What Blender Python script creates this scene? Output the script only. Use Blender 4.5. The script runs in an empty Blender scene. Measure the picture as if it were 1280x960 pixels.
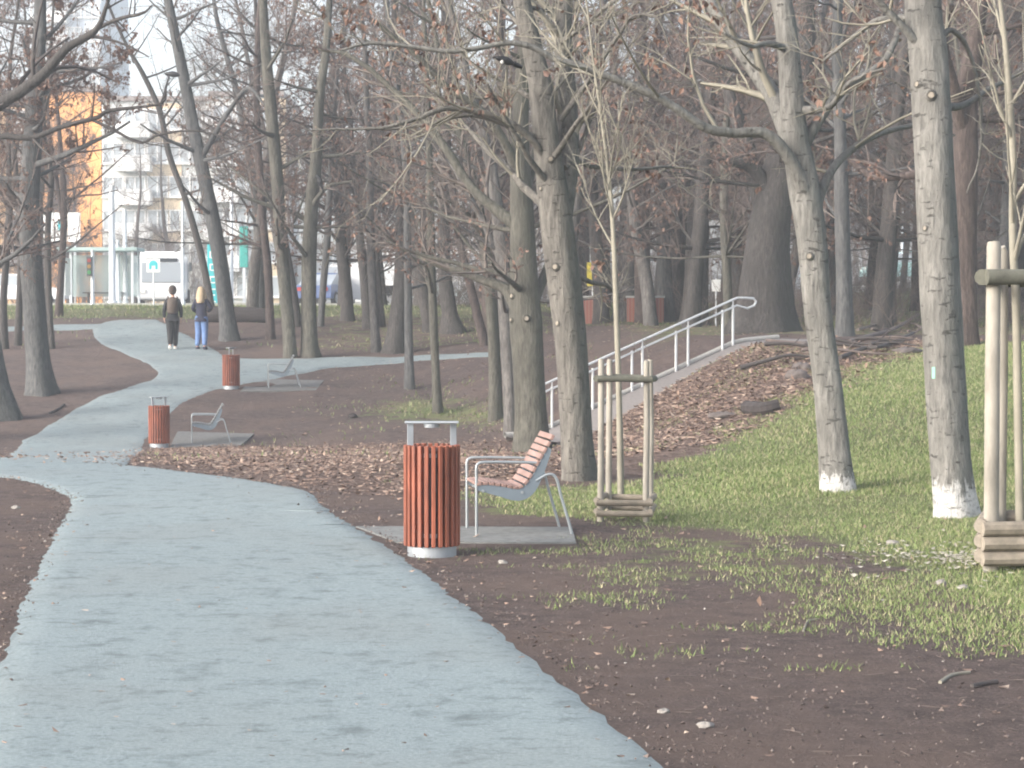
import bpy, math, random
import numpy as np
from mathutils import Vector
R = math.radians
F = 2600.0                      # focal length in photo pixels (1280 wide)
EYE = 1.7
TILT = math.atan(80.0 / F)
COL = bpy.context.scene.collection
rs = np.random.RandomState(7)
random.seed(11)

# ------------------------------------------------------------------ camera rays
def ray(px, py):
    x = (px - 640.0) / F; u = -(py - 480.0) / F
    c, s = math.cos(TILT), math.sin(TILT)
    d = (x, c + u * s, -s + u * c)
    return (d[0] / d[1], 1.0, d[2] / d[1])

def at(px, py, Y):
    r = ray(px, py)
    return np.array([r[0] * Y, Y, EYE + r[2] * Y])

# ------------------------------------------------------------------ terrain
YB = [-50, 24.5, 27, 33, 40, 44, 49, 59, 66, 75, 90, 1000]
ZB = [0, 0, -.10, -.43, -.78, -.50, .06, .86, 1.60, 2.1, 2.3, 2.3]
YP = [-50, 20, 24, 36, 40, 60, 75, 100, 1000]
ZP = [0, 0, .22, 1.27, 1.32, 1.55, 2.2, 2.5, 2.5]
RA = np.array([.77, 39.5]); RB = np.array([4.44, 41.5])
RL = float(np.linalg.norm(RB - RA)); RU = (RB - RA) / RL; RN = np.array([RU[1], -RU[0]])
RZ0, RZ1, RW = -.38, 1.19, 1.9

def sstep(x): x = np.clip(x, 0, 1); return x * x * (3 - 2 * x)

def ramp_z(s): return np.interp(s, [-1.2, -.35, RL + .1, RL + 1.2], [RZ0 - .14, RZ0 - .12, RZ1 + .04, RZ1 + .12])

def terr(X, Y):
    X = np.asarray(X, float); Y = np.asarray(Y, float)
    def prof(a, b, Y): return (np.interp(Y - .7, a, b) + np.interp(Y, a, b) + np.interp(Y + .7, a, b)) / 3
    B = prof(YB, ZB, Y); P = prof(YP, ZP, Y)
    x0 = np.interp(Y, [20, 30, 39, 60, 80], [1.4, .9, .1, -4, -6])
    x1 = np.interp(Y, [20, 30, 39, 60, 80], [4.4, 4.2, 4.3, 3, 3])
    t = np.clip((X - x0) / (x1 - x0), 0, 1)
    z = B + (P - B) * (t * .6 + sstep(t) * .4)
    z = z + sstep((X - 8) / 18) * sstep((Y - 55) / 45) * 1.4
    z = z + .035 * np.sin(X * .9 + 1.3 * np.sin(Y * .31)) * np.sin(Y * .55 + .7) * sstep((Y - 9) / 10)
    z = z + .018 * np.sin(X * 2.7 + Y * .8) * np.sin(Y * 1.9 - X * .6) * sstep((Y - 30) / 10)
    # the bed of the ramp
    dx, dy = X - RA[0], Y - RA[1]
    s = dx * RU[0] + dy * RU[1]; n = dx * RN[0] + dy * RN[1]
    off = np.maximum(np.maximum(-n - .15, n - RW - .1), 0)
    ends = np.maximum(np.maximum(-s - .9, s - RL - 1.0), 0)
    wide = np.where(n > 0, 2.6, 1.1)
    w = (1 - sstep(off / wide)) * (1 - sstep(ends / 1.5))
    return z * (1 - w) + (ramp_z(s) - .06 - .13 * np.maximum(n - RW, 0)) * w

def tz(x, y): return float(terr(x, y))

_YS = np.arange(4, 400, .04)
def ground(px, py):
    r = ray(px, py)
    Xs = r[0] * _YS; Zs = EYE + r[2] * _YS
    h = Zs - terr(Xs, _YS)
    k = np.argmax(h <= 0)
    if h[k] > 0: k = len(_YS) - 1
    Y = _YS[k]
    return np.array([r[0] * Y, Y, float(terr(r[0] * Y, Y))])

# ------------------------------------------------------------------ mesh arrays
class AB:
    def __init__(s): s.V = []; s.Q = []; s.T = []; s.mq = []; s.mt = []; s.n = 0
    def add(s, V, Q=None, T=None, m=0):
        V = np.asarray(V, float).reshape(-1, 3)
        if Q is not None and len(Q):
            Q = np.asarray(Q, int).reshape(-1, 4) + s.n; s.Q.append(Q); s.mq.append(np.full(len(Q), m))
        if T is not None and len(T):
            T = np.asarray(T, int).reshape(-1, 3) + s.n; s.T.append(T); s.mt.append(np.full(len(T), m))
        s.V.append(V); s.n += len(V)
    def tube(s, pts, rad, sides=8, m=0, cap=True, lobes=None, capm=None):
        pts = np.asarray(pts, float); n = len(pts)
        rad = np.asarray(rad, float) * np.ones(n)
        tg = np.gradient(pts, axis=0); tg /= np.linalg.norm(tg, axis=1)[:, None] + 1e-12
        u = np.array([1., 0, 0]) if abs(tg[0][0]) < .8 else np.array([0, 1., 0])
        a = np.linspace(0, 2 * math.pi, sides, endpoint=False)
        V = np.zeros((n, sides, 3))
        for i in range(n):
            u = u - tg[i] * np.dot(u, tg[i]); u /= np.linalg.norm(u)
            v = np.cross(tg[i], u)
            rr = rad[i] * np.ones(sides)
            if lobes is not None: rr = rr * lobes[i]
            V[i] = pts[i] + np.outer(np.cos(a) * rr, u) + np.outer(np.sin(a) * rr, v)
        Q = []
        for i in range(n - 1):
            for j in range(sides):
                k = (j + 1) % sides
                Q.append((i * sides + j, i * sides + k, (i + 1) * sides + k, (i + 1) * sides + j))
        V = V.reshape(-1, 3)
        s.add(V, Q, m=m)
        if cap:
            for ring, c, flip in ((0, pts[0], True), (n - 1, pts[-1], False)):
                T = []
                for j in range(sides):
                    k = (j + 1) % sides
                    T.append((k, j, sides) if flip else (j, k, sides))
                s.add(np.vstack([V[ring * sides:(ring + 1) * sides], c]), T=T, m=m if capm is None else capm)
    def stems(s, P, D, B, r0, r1, segs=3, sides=3, m=0):
        """N curved tapering twigs at once: P + D t + B t^2"""
        N = len(P)
        if N == 0: return
        t = np.linspace(0, 1, segs + 1)
        C = P[:, None] + D[:, None] * t[None, :, None] + B[:, None] * (t ** 2)[None, :, None]
        tg = D[:, None] + 2 * B[:, None] * t[None, :, None]
        tg = tg / (np.linalg.norm(tg, axis=2, keepdims=True) + 1e-9)
        ref = np.where(np.abs(tg[..., 2:3]) < .9, np.array([0, 0, 1.]), np.array([1., 0, 0]))
        u = np.cross(tg, ref); u /= np.linalg.norm(u, axis=2, keepdims=True) + 1e-9
        v = np.cross(tg, u)
        rr = r0[:, None] + (r1 - r0)[:, None] * t[None]
        a = np.linspace(0, 2 * math.pi, sides, endpoint=False)
        V = C[:, :, None] + rr[:, :, None, None] * (np.cos(a)[None, None, :, None] * u[:, :, None] + np.sin(a)[None, None, :, None] * v[:, :, None])
        base = np.arange(N)[:, None, None] * (segs + 1) * sides
        i = np.arange(segs)[None, :, None]; j = np.arange(sides)[None, None, :]; k = (j + 1) % sides
        q = np.stack([base + i * sides + j, base + i * sides + k, base + (i + 1) * sides + k, base + (i + 1) * sides + j], -1)
        s.add(V.reshape(-1, 3), q.reshape(-1, 4), m=m)
    def box(s, c, size, rz=0, m=0, rx=0, ry=0):
        c = np.asarray(c, float); h = np.asarray(size, float) / 2
        V = np.array([[x, y, z] for z in (-1, 1) for y in (-1, 1) for x in (-1, 1)], float) * h
        for ang, (i, j) in ((rx, (1, 2)), (ry, (2, 0)), (rz, (0, 1))):
            if ang:
                co, si = math.cos(ang), math.sin(ang)
                a, b = V[:, i].copy(), V[:, j].copy()
                V[:, i] = co * a - si * b; V[:, j] = si * a + co * b
        s.add(V + c, [(0, 2, 3, 1), (4, 5, 7, 6), (0, 1, 5, 4), (2, 6, 7, 3), (0, 4, 6, 2), (1, 3, 7, 5)], m=m)
    def prism(s, prof, y0, y1, m=0):
        """side profile (x,z) list extruded along y, convex-ish fan caps"""
        n = len(prof); pr = np.asarray(prof, float)
        V = np.vstack([np.c_[pr[:, 0], np.full(n, y0), pr[:, 1]], np.c_[pr[:, 0], np.full(n, y1), pr[:, 1]]])
        s.add(V, [(i, (i + 1) % n, n + (i + 1) % n, n + i) for i in range(n)], m=m)
        cx = pr.mean(0)
        for y, fl in ((y0, 0), (y1, 1)):
            W = np.vstack([np.c_[pr[:, 0], np.full(n, y), pr[:, 1]], [[cx[0], y, cx[1]]]])
            s.add(W, T=[((i, (i + 1) % n, n) if fl else ((i + 1) % n, i, n)) for i in range(n)], m=m)
    def lathe(s, prof, c=(0, 0, 0), sides=24, m=0):
        a = np.linspace(0, 2 * math.pi, sides, endpoint=False)
        V = []
        for r, z in prof: V.append(np.c_[np.cos(a) * r, np.sin(a) * r, np.full(sides, z)])
        V = np.vstack(V) + np.asarray(c, float); Q = []
        for i in range(len(prof) - 1):
            for j in range(sides):
                k = (j + 1) % sides
                Q.append((i * sides + j, i * sides + k, (i + 1) * sides + k, (i + 1) * sides + j))
        s.add(V, Q, m=m)
    def mesh(s, name, mats, smooth=False, origin=None):
        V = np.vstack(s.V) if s.V else np.zeros((0, 3))
        if origin is not None: V = V - np.asarray(origin)
        Q = np.vstack(s.Q) if s.Q else np.zeros((0, 4), int)
        T = np.vstack(s.T) if s.T else np.zeros((0, 3), int)
        me = bpy.data.meshes.new(name)
        me.vertices.add(len(V)); me.vertices.foreach_set('co', V.astype(np.float32).ravel())
        loops = np.concatenate([Q.ravel(), T.ravel()]).astype(np.int32)
        me.loops.add(len(loops)); me.loops.foreach_set('vertex_index', loops)
        nq, nt = len(Q), len(T)
        me.polygons.add(nq + nt)
        ls = np.concatenate([np.arange(nq) * 4, nq * 4 + np.arange(nt) * 3]).astype(np.int32)
        me.polygons.foreach_set('loop_start', ls)
        mi = np.concatenate((s.mq or [np.zeros(0)]) + (s.mt or [np.zeros(0)])).astype(np.int32)
        me.polygons.foreach_set('material_index', mi)
        me.polygons.foreach_set('use_smooth', np.full(nq + nt, bool(smooth)))
        me.update(calc_edges=True); me.validate()
        for m_ in (mats if isinstance(mats, (list, tuple)) else [mats]): me.materials.append(m_)
        return me
    def build(s, name, mats, parent=None, smooth=False, origin=None, bevel=0):
        o = bpy.data.objects.new(name, s.mesh(name, mats, smooth, origin)); COL.objects.link(o)
        if parent is not None: o.parent = parent
        elif origin is not None: o.location = origin
        if bevel:
            b = o.modifiers.new('bevel', 'BEVEL'); b.width = bevel; b.segments = 2; b.limit_method = 'ANGLE'
        return o

def tag(o, label=None, cat=None, group=None, kind=None):
    if label: o['label'] = label
    if cat: o['category'] = cat
    if group: o['group'] = group
    if kind: o['kind'] = kind
    return o

def thing(name, label, cat, loc=(0, 0, 0), rz=0, group=None):
    o = bpy.data.objects.new(name, None); COL.objects.link(o); o.empty_display_size = .2
    o.location = [float(v) for v in loc]; o.rotation_euler = (0, 0, rz)
    return tag(o, label, cat, group)

def dup(root, loc, rz, label=None, group=None, scale=1):
    r = root.copy(); COL.objects.link(r); r.location = [float(v) for v in loc]; r.rotation_euler = (0, 0, rz); r.scale = (scale,) * 3
    if label: r['label'] = label
    if group: r['group'] = group
    for ch in list(root.children):
        c = ch.copy(); COL.objects.link(c); c.parent = r
        for g in ch.children:
            d = g.copy(); COL.objects.link(d); d.parent = c
    return r

# ------------------------------------------------------------------ materials
def newmat(name):
    m = bpy.data.materials.new(name); m.use_nodes = True
    nt = m.node_tree; b = nt.nodes['Principled BSDF']
    return m, nt, b

def nd(nt, t, **k):
    n = nt.nodes.new(t)
    for a, v in k.items():
        if a.startswith('i_'): n.inputs[a[2:].replace('_', ' ')].default_value = v
        else: setattr(n, a, v)
    return n

def c4(c): return (c[0], c[1], c[2], 1)

def noise(nt, co, scale, detail=5, rough=.6):
    n = nd(nt, 'ShaderNodeTexNoise'); n.inputs['Scale'].default_value = scale
    n.inputs['Detail'].default_value = detail; n.inputs['Roughness'].default_value = rough
    if co is not None: nt.links.new(co, n.inputs['Vector'])
    return n.outputs['Fac']

def ramp(nt, fac, stops):
    r = nd(nt, 'ShaderNodeValToRGB'); e = r.color_ramp.elements
    while len(e) < len(stops): e.new(.5)
    for k, (p, c) in enumerate(stops):
        e[k].position = p; e[k].color = c4(c) if len(c) == 3 else c
    nt.links.new(fac, r.inputs['Fac']); return r.outputs['Color']

def mixc(nt, fac, a, b, mode='MIX'):
    m = nd(nt, 'ShaderNodeMix', data_type='RGBA', blend_type=mode)
    for i, v in ((0, fac), (6, a), (7, b)):
        if isinstance(v, (int, float)): m.inputs[i].default_value = v
        elif isinstance(v, tuple): m.inputs[i].default_value = c4(v)
        else: nt.links.new(v, m.inputs[i])
    return m.outputs[2]

def mathn(nt, op, a, b=0.0, clamp=False):
    m = nd(nt, 'ShaderNodeMath', operation=op); m.use_clamp = clamp
    for i, v in ((0, a), (1, b)):
        if isinstance(v, (int, float)): m.inputs[i].default_value = v
        else: nt.links.new(v, m.inputs[i])
    return m.outputs[0]

def coords(nt, kind='Object', scale=(1, 1, 1)):
    t = nd(nt, 'ShaderNodeTexCoord'); m = nd(nt, 'ShaderNodeMapping'); m.inputs['Scale'].default_value = scale
    nt.links.new(t.outputs[kind], m.inputs['Vector']); return m.outputs['Vector']

def bump(nt, b, h, strength=.3, dist=.02):
    n = nd(nt, 'ShaderNodeBump'); n.inputs['Strength'].default_value = strength; n.inputs['Distance'].default_value = dist
    nt.links.new(h, n.inputs['Height']); nt.links.new(n.outputs['Normal'], b.inputs['Normal'])

def simple(name, c, rough=.6, metal=0, var=.25, scale=8, stretch=(1, 1, 1), bmp=.15):
    m, nt, b = newmat(name)
    co = coords(nt, 'Object', stretch); n = noise(nt, co, scale)
    lo = tuple(v * (1 - var) for v in c); hi = tuple(min(1, v * (1 + var)) for v in c)
    nt.links.new(ramp(nt, n, [(.3, lo), (.7, hi)]), b.inputs['Base Color'])
    b.inputs['Roughness'].default_value = rough; b.inputs['Metallic'].default_value = metal
    if bmp: bump(nt, b, n, bmp, .01)
    return m

def bark(name, c1, c2, c3, moss_shade=None, white=None, rings=False):
    """c1 furrow, c2 middle, c3 plates"""
    m, nt, b = newmat(name)
    co = coords(nt, 'Object', (1, 1, .22)); n1 = noise(nt, co, 22, 8, .65)
    co2 = coords(nt, 'Object', (1, 1, .6)); n2 = noise(nt, co2, 2.2, 4, .6)
    col = ramp(nt, n1, [(.33, c1), (.48, c2), (.68, c3)])
    col = mixc(nt, mathn(nt, 'MULTIPLY', ramp(nt, n2, [(.42, (0, 0, 0)), (.62, (1, 1, 1))]), .6), col, tuple(v * .62 for v in c2))
    h = n1
    if rings:   # lenticels: short horizontal dashes
        co3 = coords(nt, 'Object', (.8, .8, 2.8)); n3 = noise(nt, co3, 8, 6, .7)
        f = ramp(nt, n3, [(.60, (0, 0, 0)), (.66, (1, 1, 1))])
        col = mixc(nt, mathn(nt, 'MULTIPLY', f, .5), col, tuple(v * .6 for v in c1))
        h = mathn(nt, 'SUBTRACT', n1, mathn(nt, 'MULTIPLY', f, .5))
    if moss_shade:  # algae tint that also paints the shaded right side of the trunk darker
        g = nd(nt, 'ShaderNodeNewGeometry'); sx = nd(nt, 'ShaderNodeSeparateXYZ'); nt.links.new(g.outputs['Normal'], sx.inputs[0])
        side = mathn(nt, 'MULTIPLY', mathn(nt, 'ADD', sx.outputs['X'], .15), .9, True)
        k = noise(nt, coords(nt, 'Object', (1, 1, .5)), 5, 6, .7)
        f = mathn(nt, 'MULTIPLY', side, ramp(nt, k, [(.35, (0, 0, 0)), (.6, (1, 1, 1))]), True)
        col = mixc(nt, mathn(nt, 'MULTIPLY', f, .75), col, moss_shade)
    if white:
        t = nd(nt, 'ShaderNodeTexCoord'); sz = nd(nt, 'ShaderNodeSeparateXYZ'); nt.links.new(t.outputs['Object'], sz.inputs[0])
        k = noise(nt, coords(nt, 'Object', (1, 1, .25)), 16, 6, .75)
        e = mathn(nt, 'ADD', sz.outputs['Z'], mathn(nt, 'MULTIPLY', mathn(nt, 'SUBTRACT', k, .5), .75))
        f = ramp(nt, e, [(white * .80, (1, 1, 1)), (white * 1.15, (0, 0, 0))])
        k2 = noise(nt, coords(nt, 'Object'), 30, 6, .7)
        f = mathn(nt, 'MULTIPLY', f, ramp(nt, k2, [(.34, (.25, .25, .25)), (.5, (1, 1, 1))]))
        col = mixc(nt, f, col, (.50, .495, .485))
    nt.links.new(col, b.inputs['Base Color']); b.inputs['Roughness'].default_value = .9
    bump(nt, b, h, 1.0, .04)
    return m

M = {}
M['bark_grey'] = bark('grey_bark', (.045, .042, .04), (.10, .094, .09), (.19, .18, .17), (.055, .066, .06))
M['bark_pale'] = bark('pale_bark', (.10, .097, .09), (.18, .175, .162), (.26, .252, .235), (.085, .105, .10), rings=True)
M['bark_pale2'] = bark('knotty_pale_bark', (.07, .064, .058), (.145, .136, .122), (.225, .212, .19), (.07, .085, .075), rings=True)
M['bark_white_l'] = bark('whitewashed_bark', (.10, .097, .09), (.18, .175, .162), (.26, .252, .235), (.08, .10, .095), white=.27, rings=True)
M['bark_white_s'] = bark('whitewashed_bark_low', (.10, .097, .09), (.175, .17, .157), (.25, .243, .226), (.075, .098, .092), white=.15, rings=True)
M['bark_dark'] = bark('dark_bark', (.022, .02, .02), (.05, .045, .043), (.092, .083, .078), (.045, .052, .038))
M['bark_brown'] = bark('brown_bark', (.03, .022, .02), (.068, .051, .046), (.115, .088, .08))
M['bark_blue'] = bark('slate_bark', (.035, .036, .038), (.078, .08, .082), (.13, .132, .13), (.06, .074, .066))
M['bark_green'] = bark('mossy_bark', (.038, .036, .03), (.078, .075, .062), (.13, .125, .105), (.06, .072, .048))
M['twig_grey'] = simple('grey_twigs', (.135, .115, .102), .85, var=.35, scale=3, bmp=0)
M['twig_brown'] = simple('brown_twigs', (.135, .107, .096), .85, var=.35, scale=3, bmp=0)
M['twig_dark'] = simple('dark_twigs', (.055, .047, .045), .85, var=.35, scale=3, bmp=0)
M['twig_pale'] = simple('pale_twigs', (.225, .21, .17), .8, var=.25, scale=3, bmp=0)
M['cut'] = simple('sawn_wood', (.25, .22, .18), .8, var=.2, scale=30)

def leafmat(name, stops, sc=2.0):
    m, nt, b = newmat(name)
    g = nd(nt, 'ShaderNodeNewGeometry')
    col = ramp(nt, g.outputs['Random Per Island'], stops)
    nt.links.new(col, b.inputs['Base Color']); b.inputs['Roughness'].default_value = .75
    return m
M['dry_leaf'] = leafmat('withered_leaves', [(0, (.08, .045, .036)), (.5, (.15, .085, .062)), (1, (.22, .14, .105))])
M['litter'] = leafmat('fallen_leaves', [(0, (.07, .046, .036)), (.3, (.15, .098, .075)), (.7, (.235, .158, .12)), (.9, (.31, .225, .175)), (1, (.42, .34, .27))])
M['grass'] = leafmat('grass_blades', [(0, (.075, .115, .033)), (.4, (.14, .195, .06)), (.68, (.19, .245, .09)), (.78, (.27, .265, .135)), (1, (.38, .34, .22))])

def sorted_rings(n): return np.linspace(0, 1, n)
HAZE = .0016
EXPO = 1.6
# ------------------------------------------------------------------ masks on the ground (world polygons)
def poly_mask(X, Y, poly, soft):
    P = np.asarray(poly, float)[:, :2]; n = len(P)
    inside = np.zeros(X.shape, bool); dist = np.full(X.shape, 1e9)
    for i in range(n):
        a, b = P[i], P[(i + 1) % n]
        c = ((a[1] > Y) != (b[1] > Y))
        with np.errstate(divide='ignore', invalid='ignore'):
            xi = (b[0] - a[0]) * (Y - a[1]) / (b[1] - a[1] + 1e-12) + a[0]
        inside ^= c & (X < xi)
        ab = b - a; L2 = (ab ** 2).sum() + 1e-12
        t = np.clip(((X - a[0]) * ab[0] + (Y - a[1]) * ab[1]) / L2, 0, 1)
        dist = np.minimum(dist, np.hypot(X - a[0] - t * ab[0], Y - a[1] - t * ab[1]))
    sd = np.where(inside, dist, -dist)
    return sstep(sd / soft * .5 + .5)

def gp(*pp): return [ground(*p)[:2] for p in pp]
G_HILL = gp((790, 655), (815, 615), (860, 575), (915, 545), (985, 508), (1040, 480), (1095, 455), (1150, 438)) + [(8.2, 37), (14, 38), (30, 38), (30, 11), (6, 11.2)] + gp((1270, 770), (1180, 735), (1100, 700), (1000, 672), (900, 662))
G_EDGE = gp((700, 690), (760, 665), (900, 662), (1000, 672), (1080, 700), (1275, 760)) + [(6, 11.4), (5, 10.8)] + gp((1240, 838), (1130, 800), (1000, 752), (900, 728), (790, 745), (700, 720))
G_SEAT = gp((600, 645), (745, 648), (800, 650), (830, 600), (745, 606), (600, 612))
G_PATCH = gp((436, 520), (450, 500), (560, 492), (650, 500), (660, 530), (560, 532), (480, 530))
L_STRIP = gp((170, 577), (182, 563), (250, 556), (400, 556), (640, 548), (720, 560), (715, 596), (590, 612), (500, 622), (425, 616), (330, 599), (225, 589))
L_BANK = [(1.3, 35.5), (1.9, 37.6), (3.5, 38.7), (5.6, 39.8), (8.5, 40.5), (8.6, 36.9)] + gp((1150, 441), (1095, 459), (1040, 484), (985, 512), (915, 549), (860, 579), (800, 600), (760, 575))

def masks(X, Y):
    g = np.maximum(poly_mask(X, Y, G_HILL, 1.0), .75 * poly_mask(X, Y, G_SEAT, .5))
    g = np.maximum(g, .52 * poly_mask(X, Y, G_EDGE, 1.4)); g = np.maximum(g, .65 * poly_mask(X, Y, G_PATCH, 1.5))
    far = sstep((Y - 66) / 5) * .62 * np.where(X < -6, 1.25, 1); g = np.maximum(g, far)
    g = np.maximum(g, .55 * sstep((Y - 43) / 3) * sstep((X - 1.0) / 3))
    mid = sstep((Y - 57) / 2) * sstep((X + 9) / 4) * .45; g = np.maximum(g, mid)
    l = np.maximum(poly_mask(X, Y, L_STRIP, .9), poly_mask(X, Y, L_BANK, .5))
    l = np.maximum(l, .35 * sstep((Y - 34) / 6) * sstep((X + 3) / 3))
    l = np.maximum(l, .3 * sstep((Y - 57) / 3))
    l = np.maximum(l, .55 * sstep((Y - 45) / 10) * sstep((X - 6) / 4))
    return g, l

# ------------------------------------------------------------------ ground sheet
def lin(a, b, st): return list(np.arange(a, b, st))
gy = np.array([-80, -50, -30, -18, -10] + lin(-6, 7, .8) + lin(7, 34, .16) + lin(34, 46, .22) + lin(46, 70, .4) + lin(70, 120, 1.5) + lin(120, 420, 20) + [440.])
gx = np.array([-420, -250, -150, -100, -70, -50] + lin(-40, -22, 1) + lin(-22, -9, .4) + lin(-9, 9, .16) + lin(9, 24, .4) + lin(24, 42, 1) + [44, 60, 80, 120, 200, 300, 420.])
GX, GY = np.meshgrid(gx, gy)
GZ = terr(GX, GY)
nx, ny = len(gx), len(gy)
ii, jj = np.meshgrid(np.arange(nx - 1), np.arange(ny - 1))
q = np.stack([jj * nx + ii, jj * nx + ii + 1, (jj + 1) * nx + ii + 1, (jj + 1) * nx + ii], -1).reshape(-1, 4)
gb = AB(); gb.add(np.stack([GX, GY, GZ], -1).reshape(-1, 3), q)

def ground_mat():
    m, nt, b = newmat('soil_grass_and_litter')
    co = coords(nt, 'Object')
    a = nd(nt, 'ShaderNodeAttribute', attribute_name='grass'); l = nd(nt, 'ShaderNodeAttribute', attribute_name='leaf')
    nf = noise(nt, co, 55, 6, .75); nm = noise(nt, co, 6, 6, .7); nl = noise(nt, co, .7, 5, .65)
    soil = ramp(nt, nf, [(.3, (.060, .046, .043)), (.5, (.135, .103, .096)), (.7, (.235, .185, .17))])
    soil = mixc(nt, mathn(nt, 'MULTIPLY', ramp(nt, nm, [(.4, (0, 0, 0)), (.62, (1, 1, 1))]), .62), soil, (.055, .044, .041))
    soil = mixc(nt, mathn(nt, 'MULTIPLY', ramp(nt, nl, [(.42, (0, 0, 0)), (.6, (1, 1, 1))]), .6), soil, (.16, .118, .10))
    v = nd(nt, 'ShaderNodeTexVoronoi'); v.inputs['Scale'].default_value = 14; v.inputs['Randomness'].default_value = 1; nt.links.new(co, v.inputs['Vector'])
    sc = nd(nt, 'ShaderNodeSeparateColor'); nt.links.new(v.outputs['Color'], sc.inputs[0])
    lit = ramp(nt, sc.outputs[0], [(0, (.06, .042, .036)), (.4, (.125, .085, .07)), (.8, (.20, .14, .115)), (1, (.28, .21, .175))])
    lf = mathn(nt, 'ADD', l.outputs['Fac'], mathn(nt, 'MULTIPLY', mathn(nt, 'SUBTRACT', nm, .5), 1.3))
    lf = ramp(nt, lf, [(.42, (0, 0, 0)), (.58, (1, 1, 1))])
    col = mixc(nt, mathn(nt, 'MULTIPLY', lf, .8), soil, lit)
    gr = ramp(nt, nf, [(.3, (.085, .11, .045)), (.5, (.15, .18, .075)), (.7, (.225, .245, .12))])
    gr = mixc(nt, mathn(nt, 'MULTIPLY', ramp(nt, nl, [(.45, (0, 0, 0)), (.62, (1, 1, 1))]), .55), gr, (.235, .205, .125))
    n2 = noise(nt, co, 2.3, 8, .78)
    gf = mathn(nt, 'ADD', a.outputs['Fac'], mathn(nt, 'MULTIPLY', mathn(nt, 'SUBTRACT', n2, .5), 1.7))
    gf = ramp(nt, gf, [(.44, (0, 0, 0)), (.60, (1, 1, 1))])
    col = mixc(nt, mathn(nt, 'MULTIPLY', gf, .88), col, gr)
    nt.links.new(col, b.inputs['Base Color']); b.inputs['Roughness'].default_value = .95
    b.inputs['Specular IOR Level'].default_value = .2
    bump(nt, b, mathn(nt, 'ADD', nf, mathn(nt, 'MULTIPLY', nm, 1.5)), .9, .05)
    return m
M['ground'] = ground_mat()
go = gb.build('ground', M['ground'], smooth=True); tag(go, kind='structure')
g_, l_ = masks(GX.ravel(), GY.ravel())
for nm_, arr in (('grass', g_), ('leaf', l_)):
    at_ = go.data.attributes.new(nm_, 'FLOAT', 'POINT'); at_.data.foreach_set('value', arr.astype(np.float32))

# ------------------------------------------------------------------ paths
def path_mat():
    m, nt, b = newmat('pale_crushed_stone')
    co = coords(nt, 'Object')
    nf = noise(nt, co, 45, 8, .85); nm = noise(nt, co, 3.6, 9, .72); nl = noise(nt, co, .6, 3, .5)
    col = ramp(nt, nf, [(.3, (.11, .145, .155)), (.5, (.205, .25, .262)), (.7, (.30, .345, .355))])
    spots = ramp(nt, nm, [(.53, (0, 0, 0)), (.66, (1, 1, 1))])
    col = mixc(nt, mathn(nt, 'MULTIPLY', spots, .72), col, (.085, .108, .115))
    n4 = noise(nt, coords(nt, 'Object', (.8, 1.3, 1)), 10, 8, .78)
    col = mixc(nt, mathn(nt, 'MULTIPLY', ramp(nt, n4, [(.54, (0, 0, 0)), (.62, (1, 1, 1))]), .62), col, (.095, .12, .128))
    col = mixc(nt, mathn(nt, 'MULTIPLY', ramp(nt, nl, [(.45, (0, 0, 0)), (.65, (1, 1, 1))]), .22), col, (.18, .185, .175))
    nt.links.new(col, b.inputs['Base Color']); b.inputs['Roughness'].default_value = .9
    bump(nt, b, mathn(nt, 'SUBTRACT', nf, mathn(nt, 'MULTIPLY', nm, 1.5)), .5, .02)
    return m
M['path'] = path_mat()

def smoothline(P, n):
    """Catmull-Rom through P resampled to n points"""
    P = np.asarray(P, float); m = len(P)
    E = np.vstack([2 * P[0] - P[1], P, 2 * P[-1] - P[-2]])
    t = np.linspace(0, m - 1 - 1e-6, n); i = t.astype(int); f = (t - i)[:, None]
    a, b, c, d = E[i], E[i + 1], E[i + 2], E[i + 3]
    return .5 * ((2 * b) + (-a + c) * f + (2 * a - 5 * b + 4 * c - d) * f ** 2 + (-a + 3 * b - 3 * c + d) * f ** 3)

def ribbon(name, L, Rr, n, k, lift=.022, mat=None):
    L = smoothline(np.asarray(L)[:, :2], n); Rr = smoothline(np.asarray(Rr)[:, :2], n)
    jit = lambda: np.convolve(rs.normal(0, .014, n + 4), [.2] * 5, 'valid')
    L = L + np.c_[jit(), jit()] + rs.normal(0, .012, L.shape); Rr = Rr + np.c_[jit(), jit()] + rs.normal(0, .012, L.shape)
    t = np.linspace(0, 1, k)
    W = L[:, None] * (1 - t)[None, :, None] + Rr[:, None] * t[None, :, None]
    Z = terr(W[..., 0], W[..., 1]) + lift; Z[:, 0] -= .05; Z[:, -1] -= .05
    V = np.dstack([W, Z]).reshape(-1, 3)
    i, j = np.meshgrid(np.arange(k - 1), np.arange(n - 1))
    Q = np.stack([j * k + i, j * k + i + 1, (j + 1) * k + i + 1, (j + 1) * k + i], -1).reshape(-1, 4)
    b = AB(); b.add(V, Q)
    o = b.build(name, mat or M['path'], smooth=True); tag(o, kind='structure'); return o

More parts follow.
